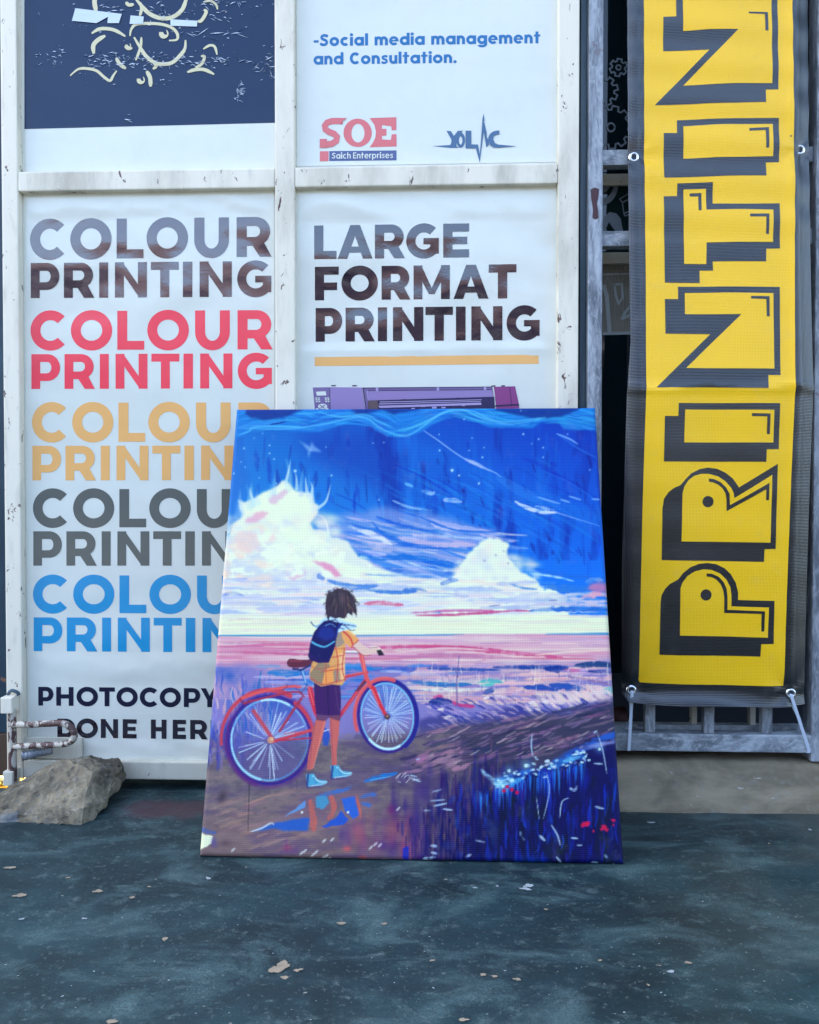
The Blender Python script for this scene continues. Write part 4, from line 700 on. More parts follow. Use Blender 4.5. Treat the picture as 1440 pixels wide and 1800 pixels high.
    for k in range(60):
        x = U(578, 622); y = U(1040, 1066); s.cl([(x, y), (x+(x-600)*.16, y+8), (x+(x-600)*.3, y+U(12, 22))], J(R.choice(((58, 46, 66), (92, 78, 88), (110, 92, 96), (50, 40, 60))), 6), 1, .4, U(.4, .8), .9, mid=2.4)
    for p in ([(590, 1040), (604, 1034), (612, 1038)], [(614, 1042), (620, 1038), (618, 1046)], [(624, 1056), (632, 1062), (626, 1066)], [(574, 1074), (572, 1084)], [(618, 1070), (620, 1084)], [(624, 1066), (627, 1082)]): s.cl(p, (66, 52, 68), 2.4, .5, .95)
    s.cl([(612, 1062), (620, 1072), (622, 1080)], (150, 112, 100), 1.4, 1, .7)
    # shoes
    for ox, oy in ((0, 0), (43, -15)):
        s.poly([(538+ox, 1361+oy), (552+ox, 1360+oy), (558+ox, 1370+oy), (574+ox, 1372+oy), (576+ox, 1376+oy), (566+ox, 1381+oy), (540+ox, 1383+oy)], (90, 170, 210)); s.line([(542+ox, 1362+oy), (540+ox, 1382+oy)], (50, 70, 140), 4, 4, .8); s.cl([(550+ox, 1364+oy), (562+ox, 1374+oy), (575+ox, 1374+oy)], (206, 234, 240), 2, 1.6, .9)
        s.line([(546+ox, 1382+oy), (574+ox, 1377+oy)], (190, 206, 230), 1.8, 1.4, .9); s.line([(540+ox, 1385+oy), (566+ox, 1383+oy)], (96, 60, 130), 2.4, 1.6, .6); s.line([(552+ox, 1366+oy), (556+ox, 1378+oy)], (60, 120, 180), 1.6, 1.2, .8)
    return np.clip(s.b, 0, 1)

# ------------------------------------------------------------------ the setting: floor, street, sill, shop, house opposite
def sheet(name, x0, y0, x1, y1, z, mat, nx=1, ny=1):
    bm = bmesh.new(); bmesh.ops.create_grid(bm, x_segments=nx, y_segments=ny, size=.5)
    for v in bm.verts: v.co = Vector(((x0+x1)/2+v.co.x*(x1-x0), (y0+y1)/2+v.co.y*(y1-y0), z))
    o = from_bm(name, bm, mat)
    if o.data.polygons[0].normal.z < 0: o.data.flip_normals()
    return o
tag(sheet('ground', -150, -150, 150, 150, -.12, M['street']), kind='structure')
fl = sheet('pavement', -4, -1.0, 4, 1.40, 0, M['floor'], 80, 60); tag(fl, kind='structure')
fl2 = sheet('pavement', -.735, 1.40, 4, 1.62, 0, M['floor']); tag(fl2, kind='structure'); box('pavement_edge', (-.7349, 1.4001, -.12), (-.725, 1.62, -.001), M['cement'], fl2, 0); box('pavement_edge', (-4, 1.39, -.12), (-.7351, 1.3999, -.001), M['cement'], fl2, 0)
box('pavement_kerb', (-4, -1.06, -.12), (4, -1.0005, -.001), M['cement'], fl, .004)
tag(sheet('garden_soil', -6, 1.40, -.70, 6, -.085, M['soil']), kind='structure')
# pale flakes and scuffs worn into the floor paint
def flake(cx, cy, r, seed, asp=1.7, ang=0.):
    R = random.Random(seed); n = 30; c = on_z(cx, cy); pts = []; r *= .72
    for k in range(n):
        a = 2*math.pi*k/n; rr = r*(.72+.50*noise.noise(Vector((math.cos(a)*1.1, math.sin(a)*1.1, seed*3.7)))+.20*noise.noise(Vector((math.cos(a)*4, math.sin(a)*4, seed*1.7)))); x, y = rr*asp*math.cos(a), rr*math.sin(a); pts.append((c.x+x*math.cos(ang)-y*math.sin(ang), c.y+x*math.sin(ang)+y*math.cos(ang), .0012))
    return pts
def flakes(name, spec, mat):
    bm = bmesh.new()
    for s_ in spec: bm.faces.new([bm.verts.new(p) for p in flake(*s_)])
    o = from_bm(name, bm, mat, fl)
    for p in o.data.polygons:
        if p.normal.z < 0: p.flip()
    return o
q = Nodes('bare_screed'); a = q.noise(60, 5, .6); M['screed'] = q.done(q.mix(a, (.17, .14, .10), (.40, .33, .23)), .9); M['chalk'] = Nodes('white_scuff').done((.30, .34, .35), .9)
flakes('worn_patch', [(492, 1702, .0155, 1, 1.5, .5), (524, 1707, .006, 2, 1.4, .6), (500, 1720, .0065, 3, 1.3, 0), (36, 1575, .0085, 4, 1.8, .1), (172, 1568, .007, 5, 1.7, .1), (232, 1579, .005, 6, 1.5, 0), (262, 1560, .003, 7, 1.6, 0), (290, 1652, .008, 8, .7, .2),
    (18, 1527, .007, 9, 2.2, 0), (120, 1544, .003, 10, 2, 0), (600, 1625, .005, 11, 2.2, 0), (675, 1625, .004, 12, 1.8, .3), (850, 1715, .005, 13, 1.2, 0), (870, 1718, .0035, 14, 1.5, 0), (815, 1795, .006, 15, 1.4, 0), (908, 1723, .004, 16, 2, 0), (1140, 1733, .004, 17, .6, .4), (195, 1798, .005, 18, 2, 0), (1210, 1694, .004, 19, 2, 0), (1352, 1484, .004, 20, .7, 0), (760, 1690, .003, 21, 2, .4), (960, 1600, .0025, 22, 2, 0), (1055, 1690, .003, 23, 1.6, 0)], M['screed'])
RR = random.Random(77)
flakes('scuff', [(38, 1617, .004, 1, 1.5, 0), (148, 1616, .004, 2, 1.5, 0), (366, 1545, .005, 3, 1.9, -.6), (930, 1558, .008, 4, 1.6, .2), (924, 1564, .006, 5, 2.4, -.3), (874, 1559, .003, 6, 1.5, 0), (835, 1562, .003, 7, 1.8, 0), (1145, 1447, .006, 8, 1.8, 0), (1425, 1460, .006, 9, .8, .3), (1030, 1505, .004, 10, 1.2, 0), (1180, 1710, .004, 11, 2, .3)]
    + [(RR.uniform(0, 1440), 1440+360*RR.random()**.8, RR.uniform(.0004, .0014), 100+k, RR.uniform(1, 2.6), RR.uniform(-.8, .8)) for k in range(110)], M['chalk'])
# cement sill under the gate: a rough wedge
bm = bmesh.new(); nx, ny = 90, 12; g = []
for j in range(ny+1):
    row = []
    for i in range(nx+1):
        x = .10+1.5*i/nx; f = j/ny
        if f < .72: s_ = f/.72; y, z = 1.333+.066*s_, .0625*s_**.85
        else: y, z = 1.399+.20*(f-.72)/.28, .0625+.001*(f-.72)
        nz = noise.noise(Vector((x*14, f*5, 1)))*.004+noise.noise(Vector((x*45, f*14, 4)))*.0016
        row.append(bm.verts.new((x, y-nz*1.2-.007*noise.noise(Vector((x*6, 2, 8)))*(1-f), max(z+nz*(.3+f), -.002))))
    g.append(row)
for j in range(ny):
    for i in range(nx): bm.faces.new((g[j][i], g[j][i+1], g[j+1][i+1], g[j+1][i]))
tag(from_bm('cement_sill', bm, M['cement'], None, (.85, 1.36, 0), True), 'rough grey cement sill on the floor below the grey barred gate', 'sill')
# the shop around the door
shop = empty('shop_building', (.5, 1.6, 0), 'shop front wall and unseen shading roof framing the posters, door and gate', 'building')
box('wall', (-.80, 1.42, 2.12), (4, 1.60, 3.0), M['shop_wall'], shop); box('wall', (1.5, 1.42, 0), (4, 1.598, 2.118), M['shop_wall'], shop)
box('wall', (-.765, 1.476, -.12), (-.70, 5.2, 3.0), M['shop_wall'], shop); box('wall', (-.698, 5.1, 0), (4, 5.2, 3.0), M['dark_room'], shop); box('wall', (3.9, 1.602, 0), (4, 5.098, 3.0), M['dark_room'], shop)
box('roof', (-.95, .55, 3.002), (4.2, 5.4, 3.08), M['roof'], shop); box('room_floor', (-.69, 1.625, -.05), (3.89, 5.09, .004), M['dark_room'], shop, 0)  # roof is out of view; its overhang is added to shade the front
# navy sheet-metal screen beside the door, open at the bottom; extended out of view to block the sun
scr = empty('metal_screen', (-1.6, 1.45, 0), 'dark navy sheet metal screen with brown foot left of the cream door', 'screen')
box('sheet', (-7, 1.45, .085), (-.80, 1.47, 3.5), M['navy'], scr); box('foot', (-7, 1.447, .005), (-.80, 1.473, .0835), M['brown_base'], scr)
# sunlit leaf litter behind the screen
bm = bmesh.new(); RR = random.Random(4)
for k in range(2600):
    x, y = RR.uniform(-1.45, -.79), RR.uniform(1.50, 2.3); s_ = RR.uniform(.012, .03); e = Euler((RR.uniform(-.9, .9), RR.uniform(-.9, .9), RR.uniform(0, 6.3))).to_matrix(); c = Vector((x, y, RR.uniform(-.085, -.05)))
    f = bm.faces.new([bm.verts.new(c+e @ Vector(p)*s_) for p in ((-1, 0, 0), (-.3, .42, .1), (.4, .36, .05), (1.1, 0, -.1), (.4, -.36, .05), (-.3, -.42, .1))]); f.material_index = RR.choice((0, 0, 0, 1, 1, 2))
    c.y = y
tag(from_bm('leaf_litter', bm, [M['leaf_yellow'], M['leaf_straw'], M['leaf_green']], None, (-1.1, 1.9, 0)), 'sunlit dry yellow leaves on the soil behind the navy screen', 'leaves', None, 'stuff')
# the house across the street, mirrored in the glossy films
opp = empty('street_house', (0, -9, -.12), 'low dark brown house with a lighter brown parapet across the street', 'building')
box('wall', (-16, -11.5, -.12), (16, -9, 3.40), M['umber_wall'], opp, 0); box('parapet', (-16.1, -11.6, 3.402), (16.1, -8.9, 3.95), M['ochre_band'], opp, 0)
for k in range(7):
    x = -13.5+k*4.4; w_ = box('window', (x, -8.998, .9), (x+1.7, -8.93, 2.2), M['jamb'], opp, 0); box('frame', (x-.12, -8.998, 2.203), (x+1.82, -8.88, 2.33), M['cream_paint'], w_, 0)
box('verandah_roof', (-15, -8.99, 2.45), (15, -7.6, 2.55), M['roof'], opp, 0)

# ------------------------------------------------------------------ cream steel door with four panels
YF = 1.40; YP = 1.416
door = empty('steel_door', (-.27, 1.42, 0), 'cream painted steel door frame with chipped paint holding four posters', 'door')
Z0, Z1 = .0185, 2.10
for x0, x1 in ((-.7814, -.7518), (-.2906, -.2556), (.2040, .2402)): box('stile', (x0, YF, Z0), (x1, YF+.036, Z1), M['cream_paint'], door, .0025)
for x0, x1 in ((-.7516, -.2908), (-.2554, .2038)):
    box('rail', (x0, YF+.0006, 1.0702), (x1, YF+.0354, 1.1045), M['cream_paint'], door, .0025)
    box('rail', (x0, YF+.0006, Z0+.0002), (x1, YF+.0354, .0510), M['cream_paint_worn' if x0 < -.5 else 'cream_paint'], door, .0025)
    box('rail', (x0, YF+.0006, Z1-.035), (x1, YF+.0354, Z1-.0002), M['cream_paint'], door, .0025)
    for z0, z1 in ((.0512, 1.0700), (1.1047, Z1-.0352)): box('panel', (x0, YP, z0), (x1, YP+.006, z1), M['panel_white'], door, .0003)
box('hinge_plate', (-.7519, YF+.004, .0530), (-.6452, YF+.0092, .0915), M['cream_paint_worn'], door, .001)
# drop bolt on the left stile: rod, two sockets, bent handle, twisted bar stop
bolt = box('bolt', on_y(14, 1290, 1.392)-Vector((0, 0, .0)), on_y(14, 1290, 1.392)+Vector((.001, .001, .001)), M['rust_paint'], door, 0)
bm = bmesh.new(); a_ = on_y(21, 1245, 1.385); b_ = on_y(23, 1388, 1.385); tube(bm, [a_+(b_-a_)*k/24 for k in range(25)], .0072, 12)
bpy.data.objects.remove(bolt); bolt = from_bm('bolt', bm, M['rust_paint'], door, smooth=True)
bm = bmesh.new(); tube(bm, bez([on_y(24, 1273, 1.380), on_y(50, 1274, 1.372), on_y(85, 1272, 1.366), on_y(112, 1272, 1.362), on_y(127, 1282, 1.361), on_y(131, 1293, 1.361), on_y(124, 1304, 1.363), on_y(105, 1309, 1.366), on_y(70, 1310, 1.372), on_y(26, 1313, 1.380)], 8), .0058, 12); from_bm('handle', bm, M['rust_paint'], bolt, smooth=True)
bm = bmesh.new(); tube(bm, bez([on_y(92, 1318, 1.392), on_y(72, 1322, 1.385), on_y(52, 1327, 1.380), on_y(40, 1329, 1.378)], 14), .0074, 20, 1000); from_bm('twisted_bar', bm, M['grey_metal'], bolt, smooth=True)
p = on_y(10, 1250, 1.392); p2 = on_y(30, 1222, 1.392); box('socket', (p.x, 1.374, p.z), (p2.x, 1.3998, p2.z), M['cream_paint'], bolt, .002)
p = on_y(14, 1376, 1.392); p2 = on_y(31, 1351, 1.392); box('socket', (p.x, 1.375, p.z), (p2.x, 1.3998, p2.z), M['cream_paint_worn'], bolt, .002)
bm = bmesh.new(); tube(bm, bez([on_y(14, 1221, 1.392), on_y(20, 1214, 1.390), on_y(30, 1217, 1.392), on_y(33, 1222, 1.393)], 6), .0032, 8); from_bm('weld_bead', bm, M['jamb'], bolt, smooth=True)

# ------------------------------------------------------------------ posters
YS = 1.4152
def poster(name, corners, mat, label, cat='poster', nx=60, nz=150, loose=(), seed=1):
    A, B, C, D = [on_y(x, y, YS) for x, y in corners]    # TL TR BR BL
    c = (C+D)/2; o = empty(name, (c.x, YS, c.z), label, cat)
    bm = bmesh.new(); g = []
    for j in range(nz+1):
        row = []
        for i in range(nx+1):
            u, v = i/nx, j/nz; p = (A*(1-u)+B*u)*(1-v)+(D*(1-u)+C*u)*v; off = 0
            for v0, v1, am in loose:
                if v0 <= v <= v1: s_ = math.sin(math.pi*(v-v0)/(v1-v0))**.7*min(1, u*14, (1-u)*14); off += am*s_*(.5+noise.noise(Vector((p.x*14+p.z*18, p.z*9, seed)))+.5*abs(noise.noise(Vector((p.x*40-p.z*30, p.z*30, seed+3)))))
            row.append(bm.verts.new((p.x, YS-max(0, off), p.z)))
        g.append(row)
    for j in range(nz):
        for i in range(nx): bm.faces.new((g[j][i], g[j+1][i], g[j+1][i+1], g[j][i+1]))
    from_bm('sheet', bm, mat, o, smooth=True); return o
WHITE = film('poster_white', (.70, .715, .625), .16, 1.5, 2.0, .07)
INK = dict(brown=film('ink_brown', (.060, .038, .046), .07, 1.9, 2.0, .02), black=film('ink_black', (.016, .010, .020), .07, 1.85, 2.0, .02), red=film('ink_red', (.92, .075, .105), .16, 1.6, 1, .10), orange=film('ink_orange', (.85, .45, .15), .2, 1.5, 1, .06), grey=film('ink_grey', (.115, .125, .11), .22, 1.6, 1, .12), blue=film('ink_blue', (.008, .28, .54), .16, 1.5, 1, .06),  # first-row black ink lightened to brown: the reflection is put into its colour
    navy=film('ink_navy', (.010, .010, .032), .16, 1.5, 1, .04), text_blue=film('ink_text_blue', (.003, .14, .36), .3, 1.5, 1, .05), salmon=film('ink_salmon', (.70, .15, .15), .3, 1.5, 1, .03), slate=film('ink_slate', (.055, .13, .24), .3, 1.5, 1, .03), indigo=film('ink_indigo', (.07, .10, .24), .3, 1.5, 1, .03))
cw = [('C', 147, 326), ('O', 345, 547), ('L', 572, 703), ('O', 718, 920), ('U', 950, 1118), ('R', 1155, 1324)]; pw = [('P', 150, 291), ('R', 313, 462), ('I', 486, 530), ('N', 563, 719), ('T', 738, 874), ('I', 894, 940), ('N', 975, 1131), ('G', 1157, 1324)]
fr = lambda L, a, b: [(c, (x0-a)/(b-a), (x1-a)/(b-a)) for c, x0, x1 in L]
CW, PWD = fr(cw, 147, 1324), fr(pw, 150, 1324)
pl = poster('poster', [(42.5, 340), (482, 333), (482, 1340), (50, 1338)], WHITE, 'white poster repeating COLOUR PRINTING in brown-tinted black, red, orange, grey and blue', loose=((0, .042, .0035), (.808, .86, .0024), (.962, 1.0, .003)), seed=2)
# its lower left corner is cut away: rebuild the sheet with the notch
sh = [c for c in pl.children][0]; bm = bmesh.new(); bm.from_mesh(sh.data)
n0 = on_y(147, 1300, YS)-Vector(pl.location); bmesh.ops.bisect_plane(bm, geom=bm.verts[:]+bm.edges[:]+bm.faces[:], plane_co=(n0.x, 0, 0), plane_no=(1, 0, 0)); bmesh.ops.bisect_plane(bm, geom=bm.verts[:]+bm.edges[:]+bm.faces[:], plane_co=(0, 0, n0.z), plane_no=(0, 0, 1))
bmesh.ops.delete(bm, geom=[f for f in bm.faces if f.calc_center_median().x < n0.x and f.calc_center_median().z < n0.z], context='FACES'); bm.to_mesh(sh.data); bm.free()
for word, top_l, bot_l, xl, xr, top_r, bot_r, ink, lb in ((CW, 386, 456, 53, 477.6, 381, 451, 'brown', 'black word COLOUR with a painted brown sheen'), (PWD, 462.3, 524, 54.2, 478, 458.5, 521.2, 'brown', 'black word PRINTING with a painted brown sheen'), (CW, 547, 615, 53.8, 479.4, 545, 614, 'red', 'red word COLOUR'), (PWD, 622.6, 683.7, 55.3, 479, 621, 682.4, 'red', 'red word PRINTING'),
        (CW, 708, 776.6, 56.3, 480.5, 707.3, 776, 'orange', 'orange word COLOUR'), (PWD, 783.7, 844.4, 57.1, 480.5, 783, 843.5, 'orange', 'orange word PRINTING'), (CW, 859.6, 926.8, 58, 482, 859.6, 926.8, 'grey', 'grey word COLOUR'), (PWD, 933.9, 994.3, 58.7, 482, 933.9, 994.3, 'grey', 'grey word PRINTING'),
        (CW, 1011.2, 1077.3, 58, 482.5, 1011.8, 1078.5, 'blue', 'blue word COLOUR'), (PWD, 1085.2, 1144.4, 59.4, 483, 1086.6, 1147, 'blue', 'blue word PRINTING')):
    d = Decal(YS); d.glyphs(word, top_l, bot_l, xl, xr, top_r, bot_r); tag(d.build('lettering', INK[ink], pl), lb)
d = Decal(YS); d.glyphs(fr([('P', 231, 323), ('H', 340, 445), ('O', 463, 593), ('T', 600, 695), ('O', 705, 833), ('C', 845, 957), ('O', 965, 1092), ('P', 1110, 1208), ('Y', 1211, 1318)], 231, 1318), 1207.2, 1240.2, 67.4, 384.4, 1210, 1243.4); tag(d.build('lettering', INK['navy'], pl), 'navy word PHOTOCOPY')
DH = fr([('D', 346, 455), ('O', 463, 592), ('N', 610, 714), ('E', 742, 826), ('H', 912, 1006), ('E', 1043, 1123), ('R', 1148, 1252), ('E', 1270, 1350)], 346, 1350)
for part_, wd_ in ((DH[:4], 'DONE'), (DH[4:], 'HERE')): d = Decal(YS); d.glyphs(part_, 1263, 1296.2, 100.9, 393.7, 1266, 1300); tag(d.build('lettering', INK['black'], pl), 'black word '+wd_)
pr = poster('poster', [(520, 330), (981.5, 323), (981.5, 1338), (521, 1338)], WHITE, 'white poster headed LARGE FORMAT PRINTING behind the leaning canvas', loose=((0, .058, .003), (.272, .294, .002)), seed=5)
for L, a_, b_, tl, bl, xl, xr, tr, br, lb in (([('L', 180, 278), ('A', 283, 436), ('R', 446, 577), ('G', 583, 727), ('E', 744, 856)], 180, 856, 396.5, 455.5, 552.5, 824.7, 392.5, 452.3, 'LARGE'), ([('F', 183, 288), ('O', 300, 460), ('R', 476, 602), ('M', 616, 774), ('A', 790, 942), ('T', 943, 1063)], 183, 1063, 469, 528, 553.7, 908, 464.2, 524.3, 'FORMAT'),
        ([('P', 186, 303), ('R', 318, 446), ('I', 460, 500), ('N', 526, 659), ('T', 668, 788), ('I', 801, 843), ('N', 868, 1003), ('G', 1021, 1166)], 186, 1166, 541.5, 600.7, 555, 949.6, 537.3, 597.4, 'PRINTING')):
    d = Decal(YS); d.glyphs(fr(L, a_, b_), tl, bl, xl, xr, tr, br, t=.275, b=.24); tag(d.build('lettering', INK['black'], pr), 'black word '+lb)
d = Decal(YS); d.px([(553.4, 627.7), (947, 623.3), (947, 639.4), (553.4, 643.4)]); d.build('underline', INK['orange'], pr)
# printed picture of a wide printer
PU = [film('ink_'+n, c, .2, 1.6, .8, .05) for n, c in (('mauve', (.20, .145, .30)), ('mauve_pale', (.30, .22, .42)), ('plum', (.26, .06, .20)), ('violet_dark', (.035, .03, .09)), ('lilac', (.42, .34, .55)), ('taupe', (.13, .09, .10)))]
def pp(pts): return [(540+x/3.6, 660+y/3.6) for x, y in pts]
pic = Decal(YS); pic.px(pp([(36, 76), (140, 74), (146, 330), (60, 330)])); pic.px(pp([(350, 76), (1172, 70), (1182, 135), (1192, 330), (390, 330)])); pic = pic.build('printer_picture', PU[0], pr)
d = Decal(YS); d.px(pp([(142, 74), (348, 76), (386, 330), (148, 330)]), .0006); d.px(pp([(372, 98), (1168, 92), (1180, 134), (384, 158)]), .0007); d.build('cover', PU[1], pic)
d = Decal(YS); d.px(pp([(1182, 72), (1316, 68), (1342, 190), (1336, 330), (1205, 330), (1196, 196)]), .0007); d.build('end_cap', PU[2], pic)
d = Decal(YS); d.px(pp([(384, 160), (1106, 138), (1184, 134), (1196, 330), (390, 330)]), .0008)
for q_ in ([(350, 78), (1172, 70), (1172, 74), (350, 82)], [(376, 94), (1168, 88), (1168, 92), (376, 98)], [(152, 62), (182, 60), (182, 67), (152, 68)], [(285, 62), (314, 61), (314, 68), (285, 69)], [(1166, 64), (1192, 62), (1192, 70), (1166, 71)], [(1228, 63), (1252, 62), (1252, 69), (1228, 70)], [(352, 78), (357, 78), (392, 330), (387, 330)], [(141, 76), (144, 76), (150, 330), (147, 330)], [(1280, 72), (1283, 72), (1296, 190), (1293, 190)], [(1190, 188), (1340, 180), (1340, 190), (1190, 198)], [(592, 152), (628, 150), (628, 166), (592, 168)], [(786, 148), (812, 147), (812, 162), (786, 163)], [(944, 141), (970, 140), (970, 152), (944, 153)]): d.px(pp(q_), .0010)
d.build('shadow_slot', PU[3], pic)
d = Decal(YS)
for q_ in ([(460, 166), (1104, 152), (1104, 156), (460, 171)], [(455, 178), (1100, 162), (1100, 166), (455, 184)], [(450, 192), (1100, 172), (1104, 186), (460, 206)], [(380, 90), (383, 90), (388, 160), (385, 160)]): d.px(pp(q_), .0012)
for x, y, w_, h_ in ((435, 78, 16, 22), (820, 76, 16, 20), (1118, 74, 16, 18), (660, 206, 22, 8), (720, 190, 30, 10), (790, 198, 30, 12), (850, 200, 26, 8), (900, 180, 22, 9), (980, 186, 20, 8), (1050, 180, 24, 6)): d.px(pp([(x, y), (x+w_, y-1), (x+w_, y+h_-1), (x, y+h_)]), .0013)
d.build('guide_rail', PU[4], pic)
d = Decal(YS); d.px(pp([(386, 162), (446, 158), (462, 330), (392, 330)]), .0014); d.build('media_roll', PU[5], pic)
d = Decal(YS); d.px(pp([(56, 103), (118, 100), (122, 126), (62, 128)]), .0009)
for k in range(2):
    for j in range(3): x = 52+k*60+j*2; y = 140+j*11; d.px(pp([(x, y), (x+12, y-1), (x+12, y+6), (x, y+7)]), .0009); d.px(pp([(x+16, y), (x+28, y-1), (x+28, y+6), (x+16, y+7)]), .0009)
for cx, cy, rx, ry in ((98, 196, 30, 17), (64, 214, 10, 7), (126, 212, 10, 7)): d.px(pp([(cx+rx*math.cos(k*.4), cy+ry*math.sin(k*.4)) for k in range(16)]), .0009)
d.build('keypad', WHITE, pic)
d = Decal(YS); d.px(pp([(84, 186), (112, 205), (109, 208), (81, 189)]), .0016); d.px(pp([(112, 186), (84, 205), (87, 208), (115, 189)]), .0016); d.build('key_cross', PU[0], pic)
ps = poster('poster', [(521, -760), (984, -790), (984, 284.5), (521, 292)], WHITE, 'white poster offering social media management with two company logos')
d = Decal(YS); d.text('-Social media management', 551.5, 950, 60.5, 81, 55.2, 75.8, t=.255, b=.235); tag(d.build('lettering', INK['text_blue'], ps), 'blue line -Social media management')
d = Decal(YS); d.text('and Consultation.', 551.3, 803, 93, 113.5, 90.4, 110.4, t=.255, b=.235); tag(d.build('lettering', INK['text_blue'], ps), 'blue line and Consultation.')
def p8(pts): return [(550+x/3.892, 190+y/3.892) for x, y in pts]
def arc(cx, cy, rx, ry, a0, a1, n=18): return [(cx+rx*math.cos(math.radians(a0+(a1-a0)*k/n)), cy+ry*math.sin(math.radians(a0+(a1-a0)*k/n))) for k in range(n+1)]
d = Decal(YS)
for k_, pc in enumerate(way([(206, 90), (170, 88), (130, 89), (98, 100), (82, 122), (86, 146), (112, 163), (146, 176), (166, 196), (160, 224), (132, 244), (90, 250), (50, 246)], 43)): d.px(p8(pc), .0005+.00004*k_)
d.px(p8([(48, 212), (97, 212), (97, 272), (48, 272)]), .0012); d.px(p8([(190, 70), (234, 68), (206, 90), (196, 108), (188, 108)]), .0013)
d.px(p8(arc(307, 169, 97, 97, 0, 340, 40)+arc(307, 169, 97, 97, 340, 360, 3)[1:-1]), holes=[p8(arc(309, 171, 45, 64, 0, 345, 24))])
d.px(p8([(388, 68), (572, 62), (572, 150), (540, 152), (536, 124), (474, 116), (474, 142), (504, 142), (504, 188), (474, 190), (474, 214), (534, 218), (540, 180), (572, 178), (574, 262), (388, 268), (412, 235), (428, 200), (432, 160), (422, 115)]))
d.px(p8([(48, 295), (108, 295), (108, 363), (48, 364)])); tag(d.build('logo', INK['salmon'], ps), 'salmon SOE logo')
d = Decal(YS); d.px(p8([(113, 294), (573, 289), (573, 357), (113, 362)])); lg = tag(d.build('logo', INK['indigo'], ps), 'indigo bar reading Saich Enterprises'); d = Decal(YS); tt = p8([(131, 306), (549, 302), (131, 347), (549, 343)]); d.text('Saich Enterprises', tt[0][0], tt[1][0], tt[0][1], tt[2][1], tt[1][1], tt[3][1], .0009, .17, .15, .12, .22); d.build('lettering', WHITE, lg)
d = Decal(YS)
d.px(p8([(817, 260), (940, 252), (948, 235), (948, 215), (914, 155), (945, 157), (966, 190), (992, 155), (1020, 155), (985, 210), (984, 262), (1000, 272), (940, 273)]))
d.px(p8(arc(1012, 220, 30, 52, 0, 340, 24)+arc(1012, 220, 30, 52, 340, 360, 3)[1:-1]), .0006, holes=[p8(arc(1012, 222, 12, 28, 0, 345, 16))]); d.px(p8([(998, 176), (1010, 155), (1026, 155), (1014, 176)]), .0007)
d.px(p8([(1045, 155), (1085, 155), (1085, 248), (1130, 250), (1143, 318), (1160, 92), (1172, 92), (1190, 170), (1192, 262), (1186, 262), (1170, 165), (1142, 374), (1116, 276), (1045, 276)]), .0008); d.px(p8([(1159, 86), (1168, 38), (1176, 86), (1168, 94)]), .0008)
d.px(p8(arc(1262, 215, 62, 60, 268, 110, 20)+[(1240, 272), (1270, 272), (1396, 262), (1268, 250), (1246, 240), (1234, 215), (1240, 192), (1262, 182), (1276, 182), (1276, 153)]), .0010)
d.px(p8([(1190, 200), (1200, 215), (1206, 250), (1186, 272)]), .0011); tag(d.build('logo', INK['slate'], ps), 'slate heartbeat logo reading YOLAC')
# blue poster with line drawings, patched with clear tape
BLUE = film('poster_blue', (.004, .022, .068), .16, 1.38, 1.2, .10)
pb = poster('poster', [(42, -760), (483.5, -765), (483.5, 215.5), (43, 226.5)], BLUE, 'blue poster with cream line drawings and crinkled tape above the red and blue lettering')
d = Decal(YS-.0002); A_ = [(43.2, 227), (483.4, 216), (483.4, 299), (45, 303)]; d.px(A_, .0001); d.build('border', WHITE, pb)
def p6(pts): return [(110+x/4.966, y/4.966) for x, y in pts]
CREAM = film('ink_cream', (.66, .60, .36), .25, 1.5, 1, .06); PATCH = film('paper_patch', (.58, .66, .72), .3, 1.5, .6, .06)
def brush(d, pts, w, layer=.0005, taper=.35):
    P = [Vector((p.x, p.y)) for p in [Vector((*c, 0)) for c in bez([(x, y, 0) for x, y in p6(pts)], 8) and [(b_.x, b_.y) for b_ in bez([(x, y, 0) for x, y in p6(pts)], 8)]]]
    L, Rr = [], []; n = len(P)
    for i in range(n):
        t_ = (P[min(i+1, n-1)]-P[max(i-1, 0)]).normalized(); f = taper+(1-taper)*min(1, 4*min(i, n-1-i)/(n-1)+.15); nn = Vector((-t_.y, t_.x))*w/4.966/2*f; L.append(P[i]+nn); Rr.append(P[i]-nn)
    for i in range(n-1): d.px([tuple(L[i]), tuple(L[i+1]), tuple(Rr[i+1]), tuple(Rr[i])], layer)
d = Decal(YS)
